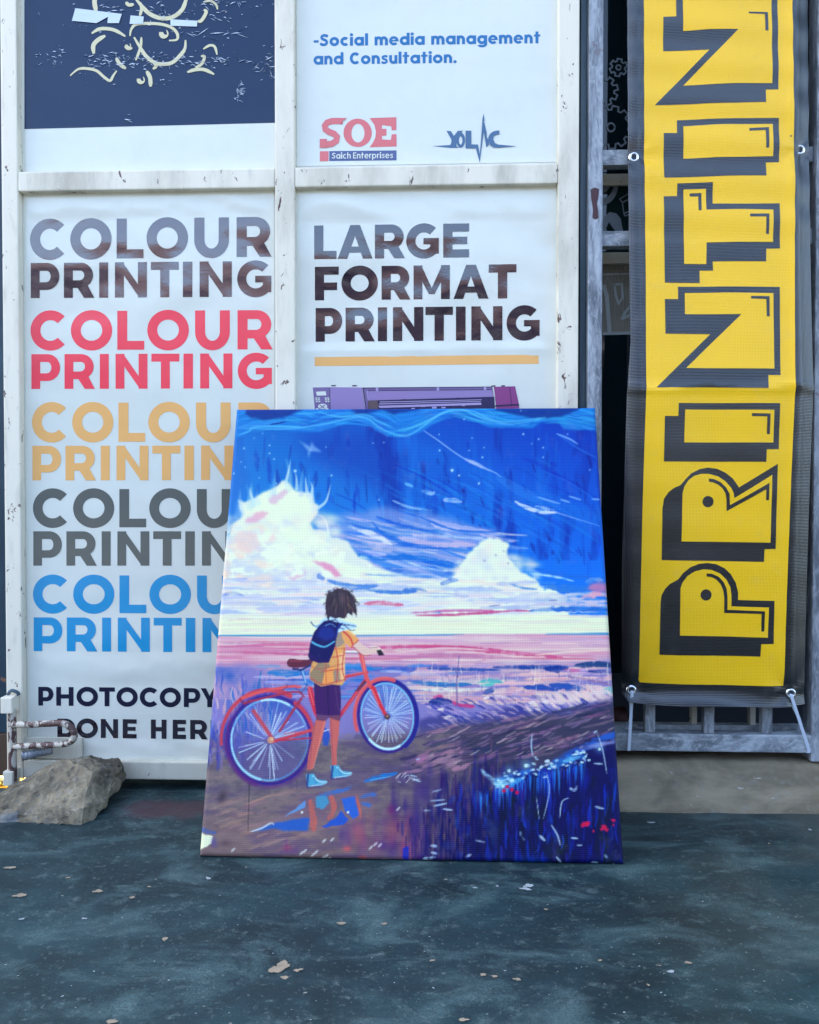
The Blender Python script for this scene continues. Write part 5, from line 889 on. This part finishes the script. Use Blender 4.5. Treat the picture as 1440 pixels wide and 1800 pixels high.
for i_, (pts, w_) in enumerate((([(290, -60), (280, 20), (295, 100)], 40), ([(640, -10), (690, 50), (760, 120), (860, 160), (960, 150), (1040, 90), (1075, 10), (1080, -50)], 36), ([(680, 20), (690, 80), (675, 140)], 26), ([(255, 292), (320, 255), (400, 252), (470, 270), (550, 318)], 30), ([(375, 312), (310, 350), (270, 400), (275, 470)], 38), ([(590, 316), (600, 260), (640, 215), (740, 205), (860, 212), (950, 240), (1000, 290), (1000, 345), (930, 355)], 26),
        ([(625, 325), (670, 400), (730, 490), (810, 550), (900, 560), (970, 540), (1040, 470), (1070, 420), (1075, 350)], 32), ([(690, 325), (680, 420), (640, 528)], 24), ([(470, 505), (500, 560), (555, 600)], 32), ([(68, 662), (140, 605), (220, 600), (300, 620), (360, 670), (415, 705), (445, 660), (475, 618)], 24), ([(735, 620), (765, 680), (770, 758)], 36), ([(1230, 430), (1285, 398), (1330, 410), (1350, 480)], 22), ([(1210, 490), (1240, 500), (1215, 560), (1160, 590)], 26), ([(1090, 632), (1160, 610), (1240, 610), (1325, 650)], 30), ([(1235, 85), (1255, 110), (1215, 180), (1180, 188)], 30), ([(1230, 20), (1290, 10), (1340, 40), (1355, 85)], 20), ([(800, 560), (820, 580), (790, 605)], 26), ([(555, 20), (580, 45), (625, 40)], 30), ([(545, 405), (575, 428), (612, 420)], 24))): brush(d, pts, w_, .0005+.00004*i_)
for cx, cy, r_ in ((886, 298, 42), (686, 702, 36), (575, 402, 26)): d.px(p6(arc(cx, cy, r_, r_, 300, 620-360*0+0-0, 22)[:-4]+arc(cx+r_*.45, cy-r_*.35, r_*.55, r_*.55, 180, 60, 8)), .0014)
d.build('drawing', CREAM, pb)
for pts in ([(115, 75), (520, 125), (495, 205), (395, 205), (400, 150), (300, 205), (85, 185)], [(597, 138), (712, 148), (705, 212), (588, 212)], [(945, 172), (1180, 185), (1175, 235), (945, 228)]): d = Decal(YS); d.px(p6(pts), .0016); d.build('paper_patch', PATCH, pb)
q = Nodes('clear_tape'); q.m.blend_method = 'BLEND' if hasattr(q.m, 'blend_method') else None
TAPE = q.done((.03, .085, .23), .10, None, 2.0)
def tape(x0, x1, y0, y1, sl_, amp, seed, name='tape'):
    bm = bmesh.new(); nx, nz = int((x1-x0)/1.1), max(3, int((y1-y0)/1.1)); g = []
    for j in range(nz+1):
        row = []
        for i in range(nx+1):
            x = x0+(x1-x0)*i/nx; y = y0+(y1-y0)*j/nz+sl_*(x-x0); p = on_y(x, y, YS); e = math.sin(math.pi*j/nz)
            h_ = abs(noise.noise(Vector((x*.09, y*.28, seed))))*.8+abs(noise.noise(Vector((x*.25+y*.2, y*.5, seed+9))))*.6; gate = max(0, noise.noise(Vector((x*.03, y*.04, seed+4)))+.25)
            row.append(bm.verts.new((p.x, YS-.0024-amp*h_*e*gate, p.z)))
        g.append(row)
    for j in range(nz):
        for i in range(nx): bm.faces.new((g[j][i], g[j+1][i], g[j+1][i+1], g[j][i+1]))
    return from_bm(name, bm, TAPE, pb)
def strips(spec):      # thin crinkles of tape standing off the film; pale colour paints their sky glints
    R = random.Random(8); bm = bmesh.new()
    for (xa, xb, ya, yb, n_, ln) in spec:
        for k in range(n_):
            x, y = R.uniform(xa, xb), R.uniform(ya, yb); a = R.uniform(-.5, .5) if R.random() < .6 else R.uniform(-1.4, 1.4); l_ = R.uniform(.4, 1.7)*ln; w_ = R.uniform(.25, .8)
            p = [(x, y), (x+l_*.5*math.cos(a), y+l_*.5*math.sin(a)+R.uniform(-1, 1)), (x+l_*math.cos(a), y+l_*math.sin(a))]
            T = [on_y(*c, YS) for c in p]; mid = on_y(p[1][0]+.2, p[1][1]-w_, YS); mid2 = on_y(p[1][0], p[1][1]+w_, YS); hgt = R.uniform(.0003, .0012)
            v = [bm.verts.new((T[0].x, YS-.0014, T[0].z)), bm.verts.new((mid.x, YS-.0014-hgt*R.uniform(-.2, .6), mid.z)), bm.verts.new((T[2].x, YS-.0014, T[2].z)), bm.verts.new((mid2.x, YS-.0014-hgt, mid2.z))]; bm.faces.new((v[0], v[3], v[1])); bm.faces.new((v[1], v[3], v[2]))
    return tag(from_bm('tape_glint', bm, q2, pb), kind='stuff')
q = Nodes('pale_glint_film'); q2 = q.done((.62, .70, .78), .12, None, 1.9)
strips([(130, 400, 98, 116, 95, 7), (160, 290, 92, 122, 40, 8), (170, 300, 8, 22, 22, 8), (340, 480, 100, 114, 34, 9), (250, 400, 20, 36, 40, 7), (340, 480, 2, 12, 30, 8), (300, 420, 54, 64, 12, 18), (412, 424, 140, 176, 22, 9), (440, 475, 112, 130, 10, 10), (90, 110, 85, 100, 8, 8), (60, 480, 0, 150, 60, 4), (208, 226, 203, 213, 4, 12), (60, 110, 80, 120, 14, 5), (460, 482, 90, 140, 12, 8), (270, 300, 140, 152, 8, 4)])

# ------------------------------------------------------------------ the barred grey gate
gate = empty('barred_gate', (.46, 1.42, .08), 'brushed grey metal gate with glass panes behind the yellow banner', 'gate')
box('jamb', (.2405, 1.432, .02), (.2452, 1.46, 2.1), M['jamb_dark'], gate, 0); box('jamb', (.2454, 1.418, .02), (.2562, 1.45, 2.1), M['jamb'], gate, .001)
box('post', (.2564, 1.40, .066), (.2812, 1.435, 2.1), M['grey_metal'], gate, .002); box('post', (.6440, 1.40, .066), (.670, 1.435, 2.1), M['grey_metal'], gate, .002)
for z0, z1 in ((1.1047, 1.1314), (.9639, .9907)): box('rail', (.2814, 1.412, z0), (.6438, 1.434, z1), M['grey_rail'], gate, .002); box('inner_rail', (.2814, 1.46, z0-.016), (.6438, 1.468, z0+.004), M['cream_paint_worn'], gate, .001); 
box('rail', (.2450, 1.4006, .0808), (.80, 1.43, .1118), M['grey_rail'], gate, .0025)
for x in (.3595, .4617, .5617): box('bar', (x, 1.404, .1120), (x+.0178, 1.420, .9637), M['grey_metal'], gate, .002)
for x in (.462, .567): box('inner_bar', (x-.004, 1.462, .10), (x+.006, 1.476, .50), M['cream_paint_worn'], gate, .001)
box('inner_rail', (.2814, 1.456, .098), (.80, 1.476, .112), M['grey_rail'], gate, .001)
def pane(z0, z1, mat, lb): return tag(box('pane', (.2566, 1.480, z0), (.6438, 1.484, z1), mat, gate, 0), lb)
p1 = pane(1.12, 2.08, M['glass'], 'dark pane with gear drawings'); p2_ = pane(.972, 1.118, M['glass_green'], 'dark pane with arcs and a push pin drawing'); p3 = pane(.8238, .9600, M['curtain'], 'beige pane with white doodles'); p4 = pane(.20, .8230, M['glass'], 'plain dark pane')
def outline(d, pts, w, layer, closed=True):
    P = [Vector(p) for p in pts]; n = len(P)
    for i in range(n if closed else n-1):
        a_, b_ = P[i], P[(i+1) % n]; t_ = (b_-a_)
        if t_.length < .01: continue
        t_.normalize(); nn = Vector((-t_.y, t_.x))*w/2; e_ = t_*w*.35; d.px([tuple(a_-e_+nn), tuple(b_+e_+nn), tuple(b_+e_-nn), tuple(a_-e_-nn)], layer+(i % 2)*.00008)
def p5(pts): return [(1000+x/3, y/3) for x, y in pts]
def gear(cx, cy, r, n, tooth):
    o = []
    for k in range(n):
        for f, rr in ((.0, r), (.28, r), (.40, r+tooth), (.88, r+tooth)): a_ = 2*math.pi*(k+f)/n; o.append((cx+rr*math.cos(a_), cy+rr*math.sin(a_)))
    return o
d = Decal(1.4796); outline(d, p5(gear(262, 356, 34, 6, 13)), 3, .0003); outline(d, p5(arc(262, 356, 13, 13, 0, 330, 10)), 2.6, .0005); outline(d, p5(gear(180, 480, 60, 9, 20)), 3, .0007); outline(d, p5(gear(222, 672, 92, 11, 22)), 3, .0009); outline(d, p5(arc(222, 672, 20, 22, 0, 330, 12)), 3, .0011); d.build('sticker', M['sticker'], p1)
d = Decal(1.4796)
for r0, r1, ly in ((40, 18, .0003), (85, 60, .0005)):
    for k in range(12):
        a0, a1 = math.radians(-5+k*8), math.radians(3+k*8); d.px(p5([(178+r0*math.cos(a0), 962+r0*1.4*math.sin(a0)), (178+r0*math.cos(a1), 962+r0*1.4*math.sin(a1)), (178+r1*math.cos(a1), 962+r1*1.4*math.sin(a1)), (178+r1*math.cos(a0), 962+r1*1.4*math.sin(a0))]), ly)
d.px(p5([(190, 1140), (215, 1118), (250, 1125), (275, 1155), (280, 1190), (288, 1222), (246, 1222), (212, 1172), (186, 1222), (182, 1160)]), .0007)
outline(d, p5([(268, 1050), (310, 1025), (335, 1040), (282, 1068)]), 2, .0009); outline(d, p5([(282, 1068), (290, 1125), (335, 1108), (326, 1050)]), 2, .0011); outline(d, p5([(290, 1128), (340, 1106), (345, 1120), (296, 1140)]), 2, .0013); d.build('sticker', M['sticker'], p2_)
d = Decal(1.4796); outline(d, p5([(180, 1447), (330, 1443)]), 3, .0003, False); outline(d, p5([(240, 1500), (280, 1498), (284, 1570), (262, 1602), (248, 1560)]), 4, .0005); outline(d, p5([(184, 1510), (200, 1560), (208, 1660), (215, 1750)]), 7, .0007, False); outline(d, p5([(320, 1620), (296, 1650), (282, 1680), (330, 1660)]), 5, .0009, False); d.px(p5([(180, 1752), (330, 1748), (330, 1764), (180, 1768)]), .0011); d.build('sticker', M['sticker_pale'], p3)
# worn maroon patch around an old lock hole on the post
d = Decal(1.3996)
R_ = random.Random(3); d.px([(1047+x*.85+R_.uniform(-2, 2), y+R_.uniform(-2, 2)) for x, y in ((-9, 333), (-1, 329), (7, 334), (8, 347), (4, 359), (3, 370), (5, 383), (-2, 387), (-7, 381), (-5, 368), (-9, 354))], .0004); d.build('paint_scar', M['maroon'], gate)
bm = bmesh.new(); c_ = on_y(1090, 1263, 1.50); tube(bm, [c_+Vector((-.012, 0, 0)), c_+Vector((0, 0, 0)), c_+Vector((.006, 0, 0)), c_+Vector((.010, 0, 0))], .022, 20); tube(bm, [c_+Vector((-.012, -.001, 0)), c_+Vector((.016, -.001, 0))], .010, 14)
hub = from_bm('pipe_end', bm, M['maroon'], None, (c_.x, c_.y, c_.z), True); tag(hub, 'dark maroon round pipe end behind the lowest rail of the gate', 'pipe')

# ------------------------------------------------------------------ the yellow banner
YB = 1.362; BF = on_y(1250, 681, YB).z
bl_, br_ = on_y(1099, 1100, YB).x, on_y(1434, 1000, YB).x; zb_ = on_y(1260, 1246, YB).z
EYE = [(on_y(a_, b_, YB).x, on_y(a_, b_, YB).z) for a_, b_ in ((1122.5, 262), (1421, 249), (1117, 1220), (1401, 1225))]
def bsurf(x, z):
    t_ = z-BF
    y = .040*(1-math.exp(-t_/.42)) if t_ > 0 else .030*(1-math.exp(t_/.5))
    y += -.0020*math.exp(-(t_/.009)**2)
    L_ = min(1, max(0, (bl_+.030-x)/.030)); R__ = min(1, max(0, (x-(br_-.046))/.046)); y += .009*L_*L_+.014*R__*R__-.004*math.exp(-((x-(br_-.030))/.008)**2)
    y -= .0009*max(0, min(1, (bl_+.027-x)/.002))+.0009*max(0, min(1, (x-(br_-.027))/.002)); y += .0016*math.sin((x-bl_)*42+z*3)*(.5+.5*(z < BF))+.0022*math.sin((x-bl_)*17+z*5.+1)*(.4+abs(z-BF))+.0010*math.sin(z*95+x*8)*(1 if z > BF+.25 else .2)
    for ex_, ez_ in EYE:
        dd = (x-ex_)**2+(z-ez_)**2
        if dd < .012: an = math.atan2(z-ez_, x-ex_); y += .0050*math.exp(-dd/.0007)+.0016*math.exp(-dd/.0022)*math.cos(an*5+1)*(1-math.exp(-dd/.0002))
    b_ = min(1, max(0, (zb_+.030-z)/.030)); y -= .014*b_*b_*(.75+.5*math.sin((x-bl_)*16))
    return y
def on_banner(p):
    p = Vector(p)
    off = YB-p.y; q_ = Vector(p)
    return Vector((q_.x, YB-off+bsurf(q_.x, q_.z), q_.z))
def banner_mesh(me, name, mat, parent):
    bm = bmesh.new(); bm.from_mesh(me)
    xs = [v.co.x for v in bm.verts]; zs = [v.co.z for v in bm.verts]
    for k in range(math.ceil(min(zs)/.009), math.floor(max(zs)/.009)+1): bmesh.ops.bisect_plane(bm, geom=bm.verts[:]+bm.edges[:]+bm.faces[:], plane_co=(0, 0, .009*k+.0001), plane_no=(0, 0, 1))
    for k in range(math.ceil(min(xs)/.010), math.floor(max(xs)/.010)+1): bmesh.ops.bisect_plane(bm, geom=bm.verts[:]+bm.edges[:]+bm.faces[:], plane_co=(.010*k+.0001, 0, 0), plane_no=(1, 0, 0))
    uvl = bm.loops.layers.uv.new('UVMap')
    for f in bm.faces:
        for l in f.loops: l[uvl].uv = (l.vert.co.x, l.vert.co.z)
    nrm = []
    for v in bm.verts:
        x, z = v.co.x, v.co.z; e = .0015; nx = (bsurf(x+e, z)-bsurf(x-e, z))/(2*e); nz = (bsurf(x, z+e)-bsurf(x, z-e))/(2*e); nrm.append(Vector((nx, -1, nz)).normalized()); v.co = on_banner(v.co)
    for f in bm.faces: f.smooth = True
    bm.to_mesh(me); bm.free(); me.normals_split_custom_set_from_vertices(nrm); return link(name, me, parent, [mat])
ban = empty('banner', ((bl_+br_)/2, YB, zb_), 'tall black and yellow banner with PRINTING in sideways block letters', 'banner')
def bpoly(polys, layer, name, mat, parent):
    d = Decal(YB)
    for k, p_ in enumerate(polys):
        if isinstance(p_, tuple): d.px(p_[0], layer, p_[1])
        else: d.px(p_, layer)
    return banner_mesh(d.mesh(name), name, mat, parent)
bpoly([[(1113, -500), (1446, -500), (1440, 300), (1437, 690), (1434, 1000), (1431, 1246), (1380, 1248), (1300, 1245), (1200, 1243), (1111, 1240), (1100, 1225), (1099, 1000), (1104, 690), (1111, 600)]], 0, 'sheet', M['pvc_black'], ban)
bpoly([[(1142, -500), (1409, -500), (1407, 0), (1407, 300), (1403, 480), (1398, 690), (1394, 900), (1387, 1211), (1260, 1208), (1129, 1205), (1132, 900), (1136, 680), (1139, 480), (1140, 230), (1141, 0)]], .0005, 'yellow_panel', M['pvc_yellow'], ban)
z1 = lambda pts, ox, oy, s: [(ox+x/s, oy+y/s) for x, y in pts]
a1 = lambda p: z1(p, 1110, 0, 4.364); a2 = lambda p: z1(p, 1110, 180, 4.364); a3 = lambda p: z1(p, 1110, 480, 4.364); a4 = lambda p: z1(p, 1110, 800, 3.912)
LETTERS = [   # black silhouette, yellow face, highlight strokes
 (a1([(388, -340), (1182, -340), (1182, 620), (1082, 622), (1080, 724), (850, 732), (640, 732), (215, 743), (645, 305), (285, 312), (286, 42), (388, 38)]), a1([(440, -300), (1134, -300), (1134, 572), (840, 574), (440, 586), (868, 150), (640, 148), (440, 156)]), [a1([(952, 8), (1104, 8), (1104, 158), (1080, 158), (1080, 24), (952, 22)])], ()),
 (a2([(390, 74), (640, 66), (900, 66), (1182, 62), (1180, 412), (1076, 414), (1076, 520), (760, 522), (500, 528), (282, 534), (282, 180), (388, 178)]), a2([(437, 124), (700, 112), (900, 114), (1134, 110), (1132, 366), (900, 372), (700, 371), (437, 380)]), [a2([(948, 146), (1102, 136), (1098, 302), (1076, 302), (1076, 160), (948, 168)])], ()),
 (a2([(386, 578), (660, 570), (658, 738), (900, 742), (1178, 738), (1172, 1096), (1066, 1098), (1062, 1198), (650, 1196), (652, 1268), (548, 1268), (546, 1366), (274, 1366), (278, 680), (384, 676)]), a2([(433, 626), (608, 622), (608, 788), (860, 786), (1126, 790), (1120, 1046), (860, 1044), (606, 1046), (600, 1218), (428, 1216)]), [a2([(482, 656), (572, 654), (570, 792), (548, 792), (548, 680), (482, 680)]), a2([(942, 824), (1092, 822), (1088, 982), (1066, 982), (1068, 846), (942, 846)])], ()),
 (a3([(376, 88), (760, 86), (1164, 90), (1148, 780), (1054, 780), (1048, 880), (600, 878), (190, 878), (620, 460), (270, 458), (272, 186), (376, 186)]), a3([(428, 138), (760, 134), (1112, 140), (1102, 730), (700, 728), (424, 726), (862, 304), (426, 304)]), [a3([(938, 162), (1080, 164), (1078, 322), (1056, 322), (1056, 186), (938, 182)])], ()),
 (a3([(364, 996), (1146, 996), (1142, 1348), (1048, 1350), (1046, 1446), (254, 1444), (258, 1096), (362, 1096)]), a3([(414, 1046), (1100, 1048), (1098, 1298), (410, 1298)]), [a3([(926, 1074), (1070, 1076), (1068, 1234), (1046, 1234), (1046, 1098), (926, 1096)])], ()),
 (a4([(220, 725), (222, 370), (232, 300), (262, 255), (300, 225), (345, 206), (380, 165), (420, 125), (480, 95), (535, 85), (600, 92), (660, 120), (710, 160), (745, 210), (752, 222), (1020, 58), (1014, 648), (936, 650), (932, 738)]), a4([(356, 596), (360, 260), (372, 215), (400, 172), (440, 142), (490, 128), (545, 128), (610, 146), (660, 180), (700, 225), (716, 260), (722, 296), (982, 134), (976, 604)]),
  [a4([(545, 160), (580, 164), (625, 185), (664, 222), (688, 265), (692, 345), (962, 190), (960, 310), (940, 310), (940, 234), (670, 386), (668, 300), (660, 262), (640, 228), (610, 202), (575, 186), (545, 182)])], [(1110+540/3.912, 800+320/3.912, 10)]),
 (a4([(212, 1386), (216, 1020), (222, 970), (246, 925), (280, 890), (335, 860), (370, 815), (420, 775), (480, 752), (540, 746), (600, 754), (660, 782), (705, 825), (740, 885), (756, 950), (756, 1004), (1010, 1010), (1006, 1310), (918, 1312), (914, 1398)]), a4([(350, 1250), (352, 920), (366, 880), (400, 835), (450, 804), (510, 790), (570, 794), (630, 820), (675, 862), (702, 915), (710, 970), (710, 1048), (970, 1056), (964, 1266)]),
  [a4([(535, 818), (575, 822), (620, 842), (655, 880), (676, 925), (682, 980), (682, 1072), (942, 1082), (938, 1222), (918, 1222), (918, 1100), (660, 1094), (660, 985), (652, 935), (635, 895), (605, 862), (572, 844), (535, 840)])], [(1110+532/3.912, 800+968/3.912, 10)])]
for sil, face, hi, dots in LETTERS:
    lt = bpoly([sil], .0009, 'letter', M['pvc_black'], ban); bpoly([face], .0013, 'letter_face', M['pvc_yellow'], lt)
    for one in hi: bpoly([one], .0017, 'highlight', M['pvc_black'], lt)
    for x, y, r in dots: bpoly([[(x+r*math.cos(k*.3142), y+r*math.sin(k*.3142)) for k in range(20)]], .0017, 'counter', M['pvc_black'], lt)
for px_, py_ in ((1122.5, 262), (1421, 249), (1117, 1220), (1401, 1225)):
    c_ = on_banner(on_y(px_, py_, YB)); bm = bmesh.new(); n = 28; prof = ((.0042, .0030), (.0046, -.0012), (.0060, -.0022), (.0078, -.0018), (.0090, .0000)); rings = [[bm.verts.new((c_.x+r*math.cos(2*math.pi*k/n), c_.y+dy, c_.z+r*math.sin(2*math.pi*k/n))) for k in range(n)] for r, dy in prof]
    for A_, B_ in zip(rings, rings[1:]):
        for k in range(n): bm.faces.new((A_[k], A_[(k+1) % n], B_[(k+1) % n], B_[k]))
    from_bm('eyelet', bm, M['eyelet'], ban, smooth=True)
    bm = bmesh.new(); bm.faces.new([bm.verts.new((c_.x+.0045*math.cos(2*math.pi*k/n), c_.y-.0006, c_.z+.0045*math.sin(2*math.pi*k/n))) for k in range(n)]); from_bm('eyelet_hole', bm, M['jamb_dark'], ban)
# cable ties from the lower eyelets round the bottom rail
def tie(ex, ey, fx, fy, bx, by, label):
    e_ = on_banner(on_y(ex, ey, YB)); f_ = on_y(fx, fy, 1.398); g_ = on_y(bx, by, 1.436)
    pts = [e_+Vector((0, -.0030, -.001)), e_+Vector((0, -.0045, -.006)), (e_+f_)/2+Vector((0, -.003, 0)), f_+Vector((0, -.0008, .006)), f_+Vector((0, .004, -.0022)), Vector((f_.x, 1.43, f_.z-.002)), Vector((f_.x, 1.4335, f_.z+.003)), Vector((g_.x, 1.4335, g_.z+.010)), Vector((g_.x*.6+e_.x*.4, 1.40, g_.z*.6+e_.z*.4)), e_+Vector((0, .010, -.006)), e_+Vector((0, .004, -.0005))]
    P = bez(pts, 6); bm = bmesh.new(); rows = []
    for i, p_ in enumerate(P):
        d_ = (P[min(i+1, len(P)-1)]-P[max(i-1, 0)]).normalized(); x_ = Vector((1, 0, 0)); n_ = d_.cross(x_).normalized(); x_ = n_.cross(d_).normalized(); rows.append([bm.verts.new(p_+x_*a*.0026+n_*b*.0006) for a, b in ((-1, -1), (1, -1), (1, 1), (-1, 1))])
    for A_, B_ in zip(rows, rows[1:]):
        for k in range(4): bm.faces.new((A_[k], A_[(k+1) % 4], B_[(k+1) % 4], B_[k]))
    bm.faces.new(rows[0]); bm.faces.new(rows[-1][::-1])
    tag(from_bm('cable_tie', bm, M['nylon'], None, tuple(e_), False), label, 'cable tie', 'cable ties holding the banner down')
tie(1117, 1220, 1106, 1318, 1102, 1285, 'pale nylon cable tie from the banner eyelet nearer the leaning canvas')
tie(1401, 1225, 1421, 1322, 1404, 1288, 'pale nylon cable tie from the eyelet at the far right foot of the banner')

# ------------------------------------------------------------------ broken lump of concrete
def P3(x, y, Y): p = on_y(x, y, Y); return Vector((p.x, p.y, max(p.z, -.004)))
pts = [P3(-60, 1472, 1.25), P3(20, 1462, 1.25), P3(90, 1460, 1.247), P3(142, 1464, 1.243), P3(166, 1447, 1.262), P3(176, 1430, 1.275), P3(163, 1356, 1.305), P3(168, 1342, 1.34), P3(150, 1400, 1.268), P3(128, 1330, 1.365), P3(114, 1329, 1.36), P3(100, 1344, 1.345), P3(88, 1360, 1.33), P3(52, 1392, 1.30), P3(10, 1422, 1.285), P3(-60, 1448, 1.265),
       P3(222, 1344, 1.380), P3(208, 1333, 1.388), P3(223, 1364, 1.380), P3(216, 1350, 1.365), P3(170, 1331, 1.394), Vector((-.635, 1.378, 0)), Vector((-.63, 1.33, 0)), Vector((-.80, 1.33, .0)), Vector((-.665, 1.375, .004))]
bm = bmesh.new()
for p_ in pts: bm.verts.new(p_)
r_ = bmesh.ops.convex_hull(bm, input=bm.verts[:]); bmesh.ops.delete(bm, geom=[v for v in bm.verts if not v.link_faces], context='VERTS')
bmesh.ops.triangulate(bm, faces=bm.faces[:])
for k in range(5):
    lim = .012 if k > 2 else .03; es = [e for e in bm.edges if e.calc_length() > (.03, .02, .012, .008, .0055)[k]]
    if es: bmesh.ops.subdivide_edges(bm, edges=es, cuts=1, use_grid_fill=False); bmesh.ops.triangulate(bm, faces=[f for f in bm.faces if len(f.verts) > 3])
    if k == 99: bmesh.ops.smooth_vert(bm, verts=bm.verts[:], factor=.3, use_axis_x=True, use_axis_y=True, use_axis_z=True)
bm.normal_update()
for v in bm.verts:
    p_ = v.co; d_ = (noise.voronoi(p_*34)[0][0]-.55)*.008-.002+noise.fractal(p_*26, .9, 2.1, 6)*.0045+noise.noise(p_*11)*.003+noise.fractal(p_*90+Vector((3, 1, 2)), .9, 2.0, 3)*.0014-max(0, noise.noise(p_*60)-.25)*.012
    v.co = p_+v.normal*d_; v.co.z = max(v.co.z, -.003)
tag(from_bm('concrete_lump', bm, M['rock'], None, (-.66, 1.32, 0), False), 'rough grey lump of broken concrete on the floor against the door foot', 'rock')

# ------------------------------------------------------------------ the printed canvas leaning on the door
CW_, CH_, CT_ = .6137, .712, math.radians(18.25); BLc = Vector((-.3511, 1.1375, .002)); UP = Vector((0, math.sin(CT_), math.cos(CT_))); OUT = Vector((0, -math.cos(CT_), math.sin(CT_))); XA = Vector((1, -.0026, 0)).normalized(); DP = .024
canvas = empty('canvas_print', tuple(BLc+XA*CW_/2), 'canvas print of a child with a red bicycle under blue sky, leaning on the door', 'painting')
art = paint_print()**1.0
LIN = np.where(art <= .04045, art/12.92, ((art+.055)/1.055)**2.4)
LIN = np.clip(LIN**1.15*1.02*np.array([.99, .965, .76])*ART_GAIN, 0, .9)
NX, NY = 560, 640
us = np.linspace(0, 1, NX+1); vs = np.linspace(0, 1, NY+1); UU, VV = np.meshgrid(us, vs)
edge = np.minimum(np.minimum(UU*CW_, (1-UU)*CW_), np.minimum(VV*CH_, (1-VV)*CH_)); rnd = .007; back = np.where(edge < rnd, rnd-np.sqrt(np.maximum(rnd**2-(rnd-edge)**2, 0)), 0)
bulge = .0020*np.sin(math.pi*UU)*np.sin(math.pi*VV)
Pw = (np.array(BLc)[None, None]+UU[..., None]*CW_*np.array(XA)+VV[..., None]*CH_*np.array(UP)+(bulge-back)[..., None]*np.array(OUT))
def ring_pt(k): return None
CRn = np.array(CR); flat_ = (np.array(BLc)[None, None]+UU[..., None]*CW_*np.array(XA)+VV[..., None]*CH_*np.array(UP))
qq = (flat_-np.array(CP)) @ CRn; pxx = 720+FPX*qq[..., 0]/-qq[..., 2]; pyy = 900-FPX*qq[..., 1]/-qq[..., 2]
fx = np.clip((pxx-PX0)*PS-.5, 0, PW-1.001); fy = np.clip((pyy-PY0)*PS-.5, 0, PH-1.001); ix, iy = fx.astype(int), fy.astype(int); fx = (fx-ix)[..., None]; fy = (fy-iy)[..., None]
colr = (LIN[iy, ix]*(1-fx)+LIN[iy, ix+1]*fx)*(1-fy)+(LIN[iy+1, ix]*(1-fx)+LIN[iy+1, ix+1]*fx)*fy
verts = Pw.reshape(-1, 3); cols = colr.reshape(-1, 3); idx = np.arange((NX+1)*(NY+1)).reshape(NY+1, NX+1)
quads = np.stack([idx[:-1, :-1], idx[:-1, 1:], idx[1:, 1:], idx[1:, :-1]], -1).reshape(-1, 4)
uv_v = np.stack([UU.ravel()*CW_, VV.ravel()*CH_], -1)
# wrapped sides
loop = np.concatenate([idx[0, :], idx[1:, -1], idx[-1, -2::-1], idx[-2:0:-1, 0]]); nb = len(loop); nv = len(verts)
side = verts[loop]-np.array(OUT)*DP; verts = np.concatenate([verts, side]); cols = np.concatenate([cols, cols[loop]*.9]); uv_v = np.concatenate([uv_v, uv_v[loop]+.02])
b0 = nv+np.arange(nb); b1 = np.roll(b0, -1); l1 = np.roll(loop, -1); quads = np.concatenate([quads, np.stack([loop, b0, b1, l1], -1)])
me = bpy.data.meshes.new('printed_canvas'); me.vertices.add(len(verts)); me.vertices.foreach_set('co', verts.astype(np.float32).ravel())
me.loops.add(len(quads)*4); me.loops.foreach_set('vertex_index', quads.astype(np.int32).ravel()); me.polygons.add(len(quads)); me.polygons.foreach_set('loop_start', np.arange(0, len(quads)*4, 4, dtype=np.int32)); me.polygons.foreach_set('use_smooth', np.ones(len(quads), bool))
me.update(calc_edges=True); me.validate()
ca = me.color_attributes.new('print_colour', 'FLOAT_COLOR', 'POINT'); ca.data.foreach_set('color', np.concatenate([cols, np.ones((len(cols), 1))], 1).astype(np.float32).ravel())
uvm = me.uv_layers.new(name='UVMap'); lv = np.zeros(len(me.loops), np.int32); me.loops.foreach_get('vertex_index', lv); uvm.data.foreach_set('uv', uv_v[lv].astype(np.float32).ravel())
link('printed_canvas', me, canvas, [M['print']])
def cbox(u0, u1, v0, v1, d0, d1):
    bm = bmesh.new(); c = []
    for d_ in (d0, d1):
        for u, v in ((u0, v0), (u1, v0), (u1, v1), (u0, v1)): c.append(bm.verts.new(BLc+XA*u+UP*v-OUT*d_))
    for f in ((0, 1, 2, 3), (7, 6, 5, 4), (0, 4, 5, 1), (1, 5, 6, 2), (2, 6, 7, 3), (3, 7, 4, 0)): bm.faces.new([c[i] for i in f])
    return bm
for u0, u1, v0, v1 in ((.006, .05, .006, CH_-.006), (CW_-.05, CW_-.006, .006, CH_-.006), (.051, CW_-.051, .006, .05), (.051, CW_-.051, CH_-.05, CH_-.006)): from_bm('stretcher_bar', cbox(u0, u1, v0, v1, .006, DP-.001), M['wood'], canvas)
